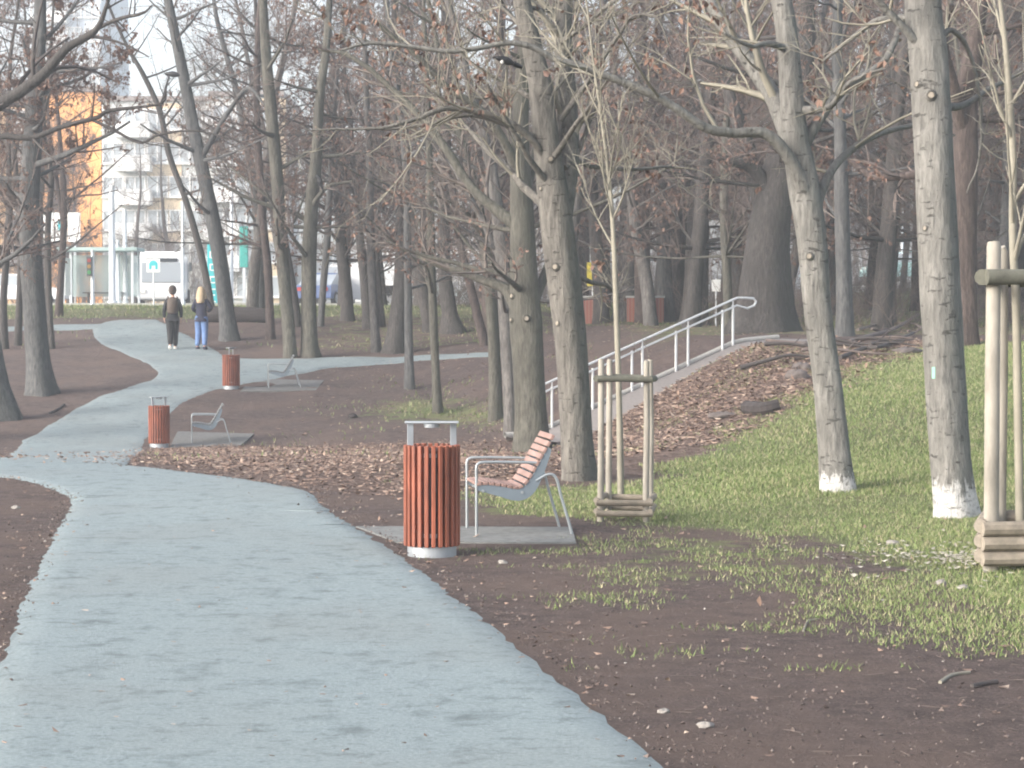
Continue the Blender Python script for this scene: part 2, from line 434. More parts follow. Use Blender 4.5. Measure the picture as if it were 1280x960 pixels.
W2 = lambda *p: [np.array(q_, float) for q_ in p]
ribbon('path', W2((0, -5), (-1.45, 4)) + gp((0, 780), (40, 700), (62, 660), (80, 630), (66, 616), (0, 598), (-160, 590), (-420, 586)),
       W2((2.9, -5), (1.37, 4)) + gp((628, 780), (520, 700), (457, 662), (412, 633), (383, 613), (260, 594), (100, 579), (-200, 578)), 420, 20)
far_L = gp((-80, 592), (-25, 577), (2, 569), (14, 560), (36, 544), (60, 528), (110, 500), (155, 484), (190, 471), (184, 459), (158, 447), (122, 431), (110, 417), (118, 406), (150, 400))
far_R = gp((150, 594), (172, 577), (180, 568), (187, 558), (198, 543), (211, 525), (240, 501), (275, 487), (305, 474), (292, 452), (280, 441), (260, 430), (238, 418), (214, 406), (198, 400))
ribbon('path', far_L, far_R, 300, 16, .012)
ribbon('path', gp((262, 492), (330, 478), (380, 468), (430, 460), (530, 451), (600, 447), (680, 446)),
       gp((262, 446), (330, 447), (380, 447), (430, 446), (530, 444), (600, 441), (680, 440)), 60, 10, .022)
ribbon('path', gp((125, 412), (60, 414), (-40, 417), (-160, 420)), gp((125, 404), (60, 406), (-40, 409), (-160, 412)), 30, 6, .022)

# street with kerb behind the park
M['asphalt'] = simple('asphalt', (.06, .06, .063), .9, var=.2, scale=40)
M['concrete'] = simple('concrete', (.38, .385, .37), .85, var=.15, scale=14)
M['kerb'] = simple('kerb_stone', (.34, .33, .31), .85, var=.15, scale=10)
def strip(name, x0, x1, y0, y1, lift, mat, nx=60, ny=8, wall=0):
    xs = np.linspace(x0, x1, nx); ys = np.linspace(y0, y1, ny); X, Y = np.meshgrid(xs, ys); Z = terr(X, Y) + lift
    i, j = np.meshgrid(np.arange(nx - 1), np.arange(ny - 1))
    Q = np.stack([j * nx + i, j * nx + i + 1, (j + 1) * nx + i + 1, (j + 1) * nx + i], -1).reshape(-1, 4)
    b = AB(); b.add(np.dstack([X, Y, Z]).reshape(-1, 3), Q)
    if wall:
        V = np.vstack([np.c_[xs, np.full(nx, y0), Z[0]], np.c_[xs, np.full(nx, y0), Z[0] - wall]])
        b.add(V, [(k_ + nx, k_ + 1 + nx, k_ + 1, k_) for k_ in range(nx - 1)])
    tag(b.build(name, mat, smooth=False), kind='structure')
strip('pavement', -120, 120, 92, 96.5, .14, M['concrete'], 90, 5, .3)
strip('road', -120, 120, 96.6, 112, .06, M['asphalt'], 90, 8)
strip('pavement', -120, 120, 112.2, 117, .16, M['concrete'], 90, 5, .3)
M['paint'] = simple('road_paint', (.75, .75, .73), .7, var=.1)
b = AB()
for k_ in range(-20, 20):
    x = k_ * 6.; b.box((x, 104.2, tz(x, 104.2) + .075), (3, .14, .008))
tag(b.build('road_marking', M['paint']), kind='structure')

# slabs under the seats
M['slab'] = simple('grey_paving', (.15, .155, .152), .9, var=.25, scale=12)
M['slab_dusty'] = simple('dusty_paving', (.125, .125, .122), .9, var=.2, scale=9)
def pad(pp, h=.012, mat='slab'):
    P = [ground(*p) for p in pp]; b = AB(); n = len(P)
    top = [(p[0], p[1], tz(p[0], p[1]) + h) for p in P]; bot = [(p[0], p[1], p[2] - .1) for p in P]
    b.add(top + bot, [(0, 1, 2, 3)] + [(i + 4, (i + 1) % 4 + 4, (i + 1) % 4, i) for i in range(4)])
    return tag(b.build('paving_slab', M[mat]), kind='structure')
pad([(497, 680), (720, 680), (715, 661), (445, 660)])
pad([(212, 560), (300, 558), (318, 543), (222, 540)], mat='slab_dusty')
pad([(300, 490), (395, 488), (405, 476), (315, 474)], mat='slab_dusty')

# ------------------------------------------------------------------ ramp with handrail
M['ramp'] = simple('worn_concrete', (.175, .16, .155), .9, var=.15, scale=18)
M['steel'] = simple('galvanised_steel', (.62, .64, .65), .45, metal=.35, var=.08, scale=12, bmp=0)
root = thing('ramp', 'smooth grey concrete ramp climbing the leafy bank beside the railing', 'ramp', (RA[0], RA[1], RZ0))
b = AB(); ss = np.linspace(-1.0, RL + 1.1, 24); k_ = len(ss)
V = []
for dz in (0, -.35):
    for n_ in (0.0, RW):
        for s_ in ss:
            p = RA + RU * s_ + RN * n_; V.append((p[0], p[1], float(ramp_z(s_)) + dz + .02))
V = np.array(V)
Q = []
for i in range(k_ - 1):
    Q.append((i, k_ + i, k_ + i + 1, i + 1)); Q.append((2 * k_ + i + 1, 3 * k_ + i + 1, 3 * k_ + i, 2 * k_ + i))
    Q.append((k_ + i, 3 * k_ + i, 3 * k_ + i + 1, k_ + i + 1)); Q.append((i + 1, 2 * k_ + i + 1, 2 * k_ + i, i))
b.add(V - np.array([RA[0], RA[1], RZ0]), Q); b.build('slab', M['ramp'], root)
b = AB()
for s0, s1 in zip(ss[:-1], ss[1:]):
    pts = []
    for s_ in (s0, s1):
        p = RA + RU * s_ - RN * .05; pts.append(np.array([p[0], p[1], float(ramp_z(s_)) + .05]))
    b.tube(np.array(pts) - np.array([RA[0], RA[1], RZ0]), .055, 8, cap=False)
b.build('kerb', M['kerb'], root, smooth=True)

def on_rail(px):           # parameter along the rail that lands on this picture column
    k = (px - 640) / F
    return float((k * RA[1] - RA[0]) / (RU[0] - k * RU[1]))
rail = thing('handrail', 'pale steel double handrail rising along the ramp to a rounded end', 'railing', (RA[0], RA[1], RZ0))
o3 = np.array([RA[0], RA[1], RZ0])
def rp(s_, h, n_=0): p = RA + RU * s_ + RN * n_; return np.array([p[0], p[1], RZ0 + (RZ1 - RZ0) * s_ / RL + h]) - o3
for px in (679, 690, 741, 752, 790, 803, 845, 860, 903, 916):
    s_ = on_rail(px); b = AB(); b.tube([rp(s_, -.12), rp(s_, .82)], .026, 10); b.build('post', M['steel'], rail, smooth=True)
s0, s1 = on_rail(677), on_rail(921)
up = [rp(s0, .93), rp((s0 + s1) / 2, .93), rp(s1, .93)]
e = rp(s1, .93); dirx = np.array([RU[0], RU[1], 0])
loop = [e + dirx * .22 + np.array([0, 0, .0]), e + dirx * .40 + np.array([0, 0, -.01]), e + dirx * .46 + np.array([0, 0, -.07]), e + dirx * .42 + np.array([0, 0, -.15]), e + dirx * .25 + np.array([0, 0, -.21])]
b = AB(); b.tube(up + loop, .024, 10); b.build('top_rail', M['steel'], rail, smooth=True)
b = AB(); b.tube([rp(s0, .78), rp((s0 + s1) / 2, .78), rp(s1, .78), loop[-1]], .022, 10)
b.tube([rp(s0, .93), rp(s0 - .06, .86), rp(s0, .78)], .022, 8); b.build('lower_rail', M['steel'], rail, smooth=True)
for px in (690, 752, 803, 860, 916):
    s_ = on_rail(px); b = AB(); b.tube([rp(s_, .80), rp(s_, .93)], .014, 8); b.build('bracket', M['steel'], rail, smooth=True)
# ------------------------------------------------------------------ trees
UP = np.array([0, 0, 1.])
def unit(v): v = np.asarray(v, float); return v / (np.linalg.norm(v, axis=-1, keepdims=True) + 1e-9)

def rand_perp(rg, d):
    r = unit(rg.normal(size=d.shape)); r = r - d * (r * d).sum(-1, keepdims=True); return unit(r)

class Twigs:
    """side branches and twigs grown along limbs, written as arrays"""
    def __init__(s): s.P = []; s.D = []; s.B = []; s.r = []; s.fine = AB(); s.leaves = AB()
    def on_polyline(s, rg, pts, rad, n, length, t0=.2, t1=1.0, updraft=.25, spread=(35, 65), m=0, segs=4):
        pts = np.asarray(pts, float); rad = np.asarray(rad, float) * np.ones(len(pts))
        if n <= 0: return None
        t = np.sort(rg.uniform(t0, t1, n)) * (len(pts) - 1); i = np.minimum(t.astype(int), len(pts) - 2); f = (t - i)[:, None]
        P = pts[i] * (1 - f) + pts[i + 1] * f; T = unit(pts[i + 1] - pts[i]); r = rad[i] * (1 - f[:, 0]) + rad[i + 1] * f[:, 0]
        a = np.radians(rg.uniform(spread[0], spread[1], n))[:, None]
        D = unit(T * np.cos(a) + rand_perp(rg, T) * np.sin(a) + UP * updraft)
        Lg = length * rg.uniform(.45, 1.15, n) * (1.1 - .5 * t / (len(pts) - 1))
        return s.emit(rg, P, D, Lg, np.clip(r * .5, .006, .05), updraft, m, segs, 4)
    def emit(s, rg, P, D, Lg, r0, updraft, m, segs, sides):
        n = len(P); B = (rg.normal(0, .20, (n, 3)) + UP * updraft * .45) * Lg[:, None]
        D = D * Lg[:, None]
        s.fine.stems(P, D, B, r0, r0 * .3 + .0012, segs, sides, m)
        return P, D, B, Lg, r0
    def on_stems(s, rg, st, n, length, updraft=.15, m=0, rmin=.004, rmax=.02, spread=(30, 70), segs=3):
        P, D, B, Lg, r0 = st; N = len(P)
        k = np.repeat(np.arange(N), n); t = rg.uniform(.15, 1, N * n)[:, None]
        Q = P[k] + D[k] * t + B[k] * t * t; T = unit(D[k] + 2 * B[k] * t)
        a = np.radians(rg.uniform(*spread, N * n))[:, None]
        d = unit(T * np.cos(a) + rand_perp(rg, T) * np.sin(a) + UP * updraft)
        L2 = length * rg.uniform(.35, 1.2, N * n) * np.clip(Lg[k] / (Lg.mean() + 1e-6), .5, 1.5)
        return s.emit(rg, Q, d, L2, np.clip(r0[k] * .55 * (1.2 - t[:, 0]), rmin, rmax), updraft, m, segs, 3)
    def leaf(s, rg, st, frac, size, zmin=None):
        P, D, B, Lg, r0 = st; N = int(len(P) * frac)
        if N <= 0: return
        cell = np.floor(P / .55).astype(int); hsh = (cell[:, 0] * 7349 + cell[:, 1] * 9151 + cell[:, 2] * 5077) % 97
        ok = np.where(hsh < 26)[0]
        if len(ok) == 0: return
        k = ok[rg.randint(0, len(ok), N)]; t = rg.uniform(.4, 1, N)[:, None]
        C = P[k] + D[k] * t + B[k] * t * t
        quads(s.leaves, rg, C, size, hang=True)

def quads(ab, rg, C, size, hang=False, flat=False, m=0):
    """small folded leaves: two triangles sharing a midrib"""
    N = len(C); sz = size * rg.uniform(.6, 1.3, N)[:, None]
    a = rg.normal(size=(N, 3))
    if hang: a = unit(a * .6 - UP)
    elif flat: a = unit(a * np.array([1, 1, .14]))
    else: a = unit(a)
    b = unit(np.cross(a, rg.normal(size=(N, 3)) if not flat else (UP + rg.normal(0, .22, (N, 3)))))
    c = np.cross(a, b)
    p0 = C; p1 = C + (a * .5 + b * .30 + c * .12) * sz; p2 = C + a * sz; p3 = C + (a * .45 - b * .30 + c * .12) * sz
    V = np.stack([p0, p1, p2, p3], 1).reshape(-1, 3)
    k = np.arange(N)[:, None] * 4
    ab.add(V, np.hstack([k, k + 1, k + 2, k + 3]), m=m)

def trunk_mesh(rg, pts, rad, sides=18, step=.22, flare=.55, wob=.06):
    pts = np.asarray(pts, float); n = max(8, int(np.linalg.norm(pts[-1] - pts[0]) / step))
    C = smoothline(pts, n); rr = np.interp(np.linspace(0, len(pts) - 1, n), np.arange(len(pts)), rad)
    h = C[:, 2] - C[0, 2]
    a = np.linspace(0, 2 * math.pi, sides, endpoint=False)
    ph = rg.uniform(0, 6.28, 4)
    lob = 1 + wob * (np.sin(2 * a[None] + ph[0] + h[:, None] * .5) + .6 * np.sin(3 * a[None] + ph[1] - h[:, None] * .9) + .5 * np.sin(5 * a[None] + ph[2] + 1.8 * h[:, None])) + rg.normal(0, .008, (n, sides))
    fl = flare * np.exp(-np.maximum(h, 0) / (.9 * rad[0] + .03))
    lob = lob + fl[:, None] * (.6 + .5 * np.sin(5 * a[None] + ph[3]))
    b = AB(); b.tube(C, rr, sides, lobes=lob, cap=True)
    return b, C, rr

def limb(ab, rg, P0, P1, r0, r1, n=7, sag=0., wig=.06, sides=7, m=0):
    P0 = np.asarray(P0, float); P1 = np.asarray(P1, float); L = np.linalg.norm(P1 - P0)
    t = np.linspace(0, 1, n)[:, None]
    pts = P0 + (P1 - P0) * t + np.cumsum(rg.normal(0, wig * L / n, (n, 3)), 0) * np.minimum(1, t * 3) + UP * (sag * L) * (t * t - t)
    rad = r0 + (r1 - r0) * t[:, 0] ** .8
    ab.tube(pts, rad, sides, m=m); return pts, rad

def build_tree(name, label, base, C, rr, tb, barkm, twigm, rg, group=None, z0=2.0, n1=12, L1=2.6, dens=1.0, leaf=0, limbs=(), scars=(), tilt=.35, leafsize=.075, low=None, name_cat='tree', l1r=.32):
    """C, rr: trunk centre line (world) and radii; tb: its mesh; limbs: explicit (pts, radii)"""
    root = thing(name, label, name_cat, base, 0, group)
    tr = tb.build('trunk', barkm, root, smooth=True)
    for v in (tr,): v.data.transform(__import__('mathutils').Matrix.Translation([-float(x) for x in base]))
    cr = AB(); tw = Twigs()
    polys = []
    for pts, rad in limbs:
        P = smoothline(pts, max(8, len(pts) * 5)); q_ = np.interp(np.linspace(0, 1, len(P)), np.linspace(0, 1, len(rad)), rad)
        P = P + np.cumsum(rg.normal(0, .006, P.shape), 0) * np.linspace(0, 1, len(P))[:, None]
        cr.tube(P, q_, 9); polys.append((P, q_, 1.0))
    h = C[:, 2] - base[2]
    idx = np.where(h > z0)[0]
    if len(idx) and n1:
        for _ in range(n1):
            i = int(idx[min(len(idx) - 1, int(rg.uniform(0, 1) * len(idx)))])
            az = rg.uniform(0, 2 * math.pi); el = rg.uniform(tilt - .35, tilt + .55)
            d = np.array([math.cos(az) * math.cos(el), math.sin(az) * math.cos(el), math.sin(el)])
            L = L1 * rg.uniform(.55, 1.25) * (1.15 - .5 * i / len(C)); r0 = min(rr[i] * l1r, .09) * rg.uniform(.6, 1.1) + .006
            pts, rad = limb(cr, rg, C[i], C[i] + d * L, r0, r0 * .25 + .003, sag=.12)
            polys.append((pts, rad, .8))
    for P, q_, k in polys:
        Ln = np.linalg.norm(P[-1] - P[0]); n2 = int(max(3, Ln * 2.4 * dens))
        st2 = tw.on_polyline(rg, P, q_, n2, .42 * Ln ** .6 + .35, updraft=.28)
        if st2 is None: continue
        st3 = tw.on_stems(rg, st2, max(2, int(5 * dens)), .48)
        st4 = tw.on_stems(rg, st3, max(1, int(2.4 * dens)), .26, rmin=.003, rmax=.006, segs=2)
        if leaf: tw.leaf(rg, st3, leaf * 3, leafsize); tw.leaf(rg, st4, leaf * 2, leafsize)
    nl = len(cr.V)
    for V in tw.fine.V: pass
    off = cr.n
    cr.V += tw.fine.V; cr.Q += [q_ + off for q_ in tw.fine.Q]; cr.mq += [m_ * 0 + 1 for m_ in tw.fine.mq]; cr.n += tw.fine.n
    if cr.n: cr.build('crown', [barkm, twigm], root, smooth=True, origin=base)
    if tw.leaves.n: tw.leaves.build('withered_leaves', M['dry_leaf'], root, origin=base)
    for (p, d, r) in scars:
        b = AB(); d = unit(d); b.tube([p - d * r * .8, p + d * r * .1, p + d * r * .35], [r * 1.3, r * 1.05, r * .8], 12, cap=False)
        b.build('branch_collar', barkm, root, smooth=True, origin=base)
        b = AB(); b.tube([p + d * r * .1, p + d * r * .37], [r * .66, r * .6], 10); b.build('cut_stub', M['cut'], root, origin=base)
    return root

def px_tree(name, label, pts, barkm='bark_grey', twigm='twig_grey', H=12.5, limbs=(), scars=(), seed=1, Y=None, wflare=.5, group=None, top_taper=.25, dy=0, **kw):
    """pts: (px, py, width px) from the foot up; foot on the ground"""
    rg = np.random.RandomState(seed)
    g = ground(pts[0][0], pts[0][1])
    if Y is not None: g = np.array([(pts[0][0] - 640) / F * Y, Y, 0]); g[2] = tz(g[0], g[1])
    Y0 = g[1]; s = F / Y0
    C = [g - np.array([0, 0, .25])]; rad = [pts[0][2] / s / 2]
    n = len(pts)
    C.append(g + UP * .02); rad.append(pts[0][2] / s / 2)
    drift = rg.normal(0, .02)
    for (px, py, w) in pts[1:]:
        Yk = Y0 + dy * (pts[0][1] - py) / 500.0
        C.append(at(px, py, Yk)); rad.append(w / (F / Yk) / 2)
    d = unit(C[-1] - C[-2]); z = C[-1][2] - g[2]
    while z < H:
        d = unit(d + rg.normal(0, .07, 3) + UP * .12); C.append(C[-1] + d * 1.3); rad.append(max(.02, rad[-1] * (1 - 1.3 / max(1.4, (H + 1.5 - z)) * .8))); z = C[-1][2] - g[2]
    tb, Cs, rr = trunk_mesh(rg, C, rad, flare=wflare)
    LB = []
    for lm in limbs:
        ddy = lm[0]; P = []; ra = []
        m = len(lm[1])
        for k, (px, py, w) in enumerate(lm[1]):
            Yk = Y0 + dy * (pts[0][1] - py) / 500.0 * (1 if k == 0 else .7) + ddy * k / max(1, m - 1)
            P.append(at(px, py, Yk)); ra.append(w / (F / Yk) / 2)
        LB.append((np.array(P), np.array(ra)))
    SC = []
    for (px, py, w, side) in scars:
        p = at(px, py, Y0 - .02); i = int(np.argmin(np.abs(Cs[:, 2] - p[2]))); c = Cs[i]; r = rr[i]
        x = np.clip((p[0] - c[0]) / r, -.95, .95); d = np.array([x, -math.sqrt(1 - x * x), .1])
        SC.append((np.array([c[0] + x * r, c[1] - math.sqrt(1 - x * x) * r, p[2]]), d, w / (F / Y0) / 2))
    return build_tree(name, label, g, Cs, rr, tb, M[barkm], M[twigm], rg, group=group, limbs=LB, scars=SC, **kw)

# --- the two big pale trees in the grass on the right
px_tree('pale_tree', 'tall pale grey tree in the grass with low forking limbs and a narrow whitewashed foot',
    [(1048, 614, 42), (1043, 560, 37), (1035, 480, 34), (1022, 390, 33), (1014, 300, 36), (1004, 235, 38), (992, 160, 31), (986, 70, 28), (977, 0, 26)],
    'bark_white_s', 'twig_pale', seed=17, z0=3.9, n1=8, L1=2.2, dens=1.0, leaf=.35, dy=.3,
    limbs=[(-1.2, [(1012, 262, 26), (990, 205, 17), (958, 168, 14), (915, 166, 12), (880, 160, 12), (845, 136, 11), (800, 112, 10), (740, 90, 9), (690, 74, 8), (640, 52, 7), (560, 62, 6), (470, 50, 5), (415, 58, 3)]),
           (1.5, [(1018, 262, 16), (1036, 218, 11), (1066, 184, 9), (1104, 164, 7), (1150, 154, 6), (1190, 170, 3)]),
           (1.8, [(1000, 220, 26), (975, 140, 25), (945, 92, 21), (905, 40, 18), (878, 0, 15), (850, -50, 11)]),
           (1.0, [(1000, 190, 16), (1030, 140, 13), (1060, 108, 11), (1105, 78, 9), (1128, 30, 7), (1150, -10, 5)]),
           (-.8, [(998, 138, 12), (1035, 134, 8), (1055, 110, 6), (1080, 92, 4), (1110, 88, 2)]),
           (-.6, [(986, 62, 10), (960, 55, 8), (935, 60, 5), (900, 45, 3)])],
    scars=[(1013, 320, 10, 0)])
px_tree('pale_tree', 'thickest pale tree on the right with a ragged whitewashed foot and a small green tag',
    [(1194, 645, 56), (1189, 590, 52), (1183, 500, 51), (1177, 390, 49), (1172, 290, 48), (1166, 160, 46), (1160, 60, 44), (1154, 0, 42)],
    'bark_white_l', 'twig_pale', seed=8, z0=3.6, n1=12, L1=2.4, dens=.9, leaf=.06, dy=.2,
    limbs=[(.8, [(1164, 60, 10), (1190, 38, 7), (1215, 80, 5), (1222, 170, 4), (1200, 240, 2)]),
           (.9, [(1168, 130, 14), (1200, 132, 9), (1235, 108, 6), (1275, 88, 4)]),
           (1.0, [(1152, 20, 12), (1120, 24, 9), (1090, 30, 7), (1050, 58, 5), (1020, 76, 3)])],
    scars=[(1166, 118, 13, 0), (1151, 103, 10, 0), (1158, 285, 8, 0)])

# --- the two trees behind the seat
px_tree('grey_tree', 'grey tree right behind the wooden seat with many sawn-off knots up its twin trunk',
    [(724, 600, 44), (720, 540, 39), (714, 440, 38), (706, 360, 40), (699, 300, 40), (692, 240, 37), (684, 180, 31), (676, 110, 28), (663, 50, 24), (652, 0, 21)],
    'bark_pale2', 'twig_pale', seed=13, z0=2.6, n1=18, L1=2.3, dens=1.15, leaf=.4,
    limbs=[(.8, [(701, 270, 30), (709, 200, 29), (707, 120, 27), (703, 60, 24), (706, 0, 21), (712, -60, 17)]),
           (-.9, [(690, 214, 10), (668, 178, 9), (640, 155, 9), (600, 142, 8), (556, 138, 7), (520, 150, 6), (470, 162, 4), (385, 162, 2)]),
           (-.7, [(684, 175, 6), (640, 160, 5), (590, 146, 5), (540, 158, 4), (480, 166, 3), (420, 168, 2)]),
           (.6, [(710, 340, 8), (735, 352, 6), (757, 358, 5), (768, 372, 3)]),
           (-.5, [(700, 150, 8), (740, 95, 6), (775, 40, 5), (790, 20, 4), (820, 22, 3), (840, 60, 2)]),
           (.7, [(706, 210, 9), (722, 190, 7), (740, 140, 5), (758, 96, 4), (815, 130, 2)])],
    scars=[(694, 334, 10, 0), (697, 404, 9, 0), (688, 200, 9, 0), (676, 236, 6, 0)])
px_tree('grey_tree', 'thick grey tree behind the seat with a low bough reaching left',
    [(667, 566, 44), (664, 520, 38), (660, 450, 38), (657, 400, 40), (654, 330, 34), (652, 270, 31), (650, 200, 26), (652, 120, 20), (655, 60, 15), (658, 0, 12)],
    'bark_green', 'twig_grey', seed=21, z0=2.5, n1=22, L1=2.8, dens=1.15, leaf=.35,
    limbs=[(1.2, [(650, 392, 20), (632, 362, 15), (600, 350, 11), (570, 340, 10), (540, 332, 8), (519, 324, 6)]),
           (1.2, [(650, 285, 18), (620, 262, 14), (590, 235, 12), (560, 190, 11), (530, 150, 10), (490, 110, 8), (440, 70, 6), (400, 60, 4)]),
           (-1.2, [(652, 230, 14), (632, 180, 12), (604, 140, 10), (560, 110, 8), (520, 70, 7), (470, 30, 5)]),
           (.9, [(660, 395, 16), (674, 360, 13), (690, 320, 10), (704, 300, 6)]),
           (1.5, [(655, 250, 13), (670, 190, 11), (690, 130, 9), (720, 80, 6), (760, 40, 4)])],
    scars=[(658, 398, 9, 0), (640, 370, 8, 0), (639, 400, 7, 0)])

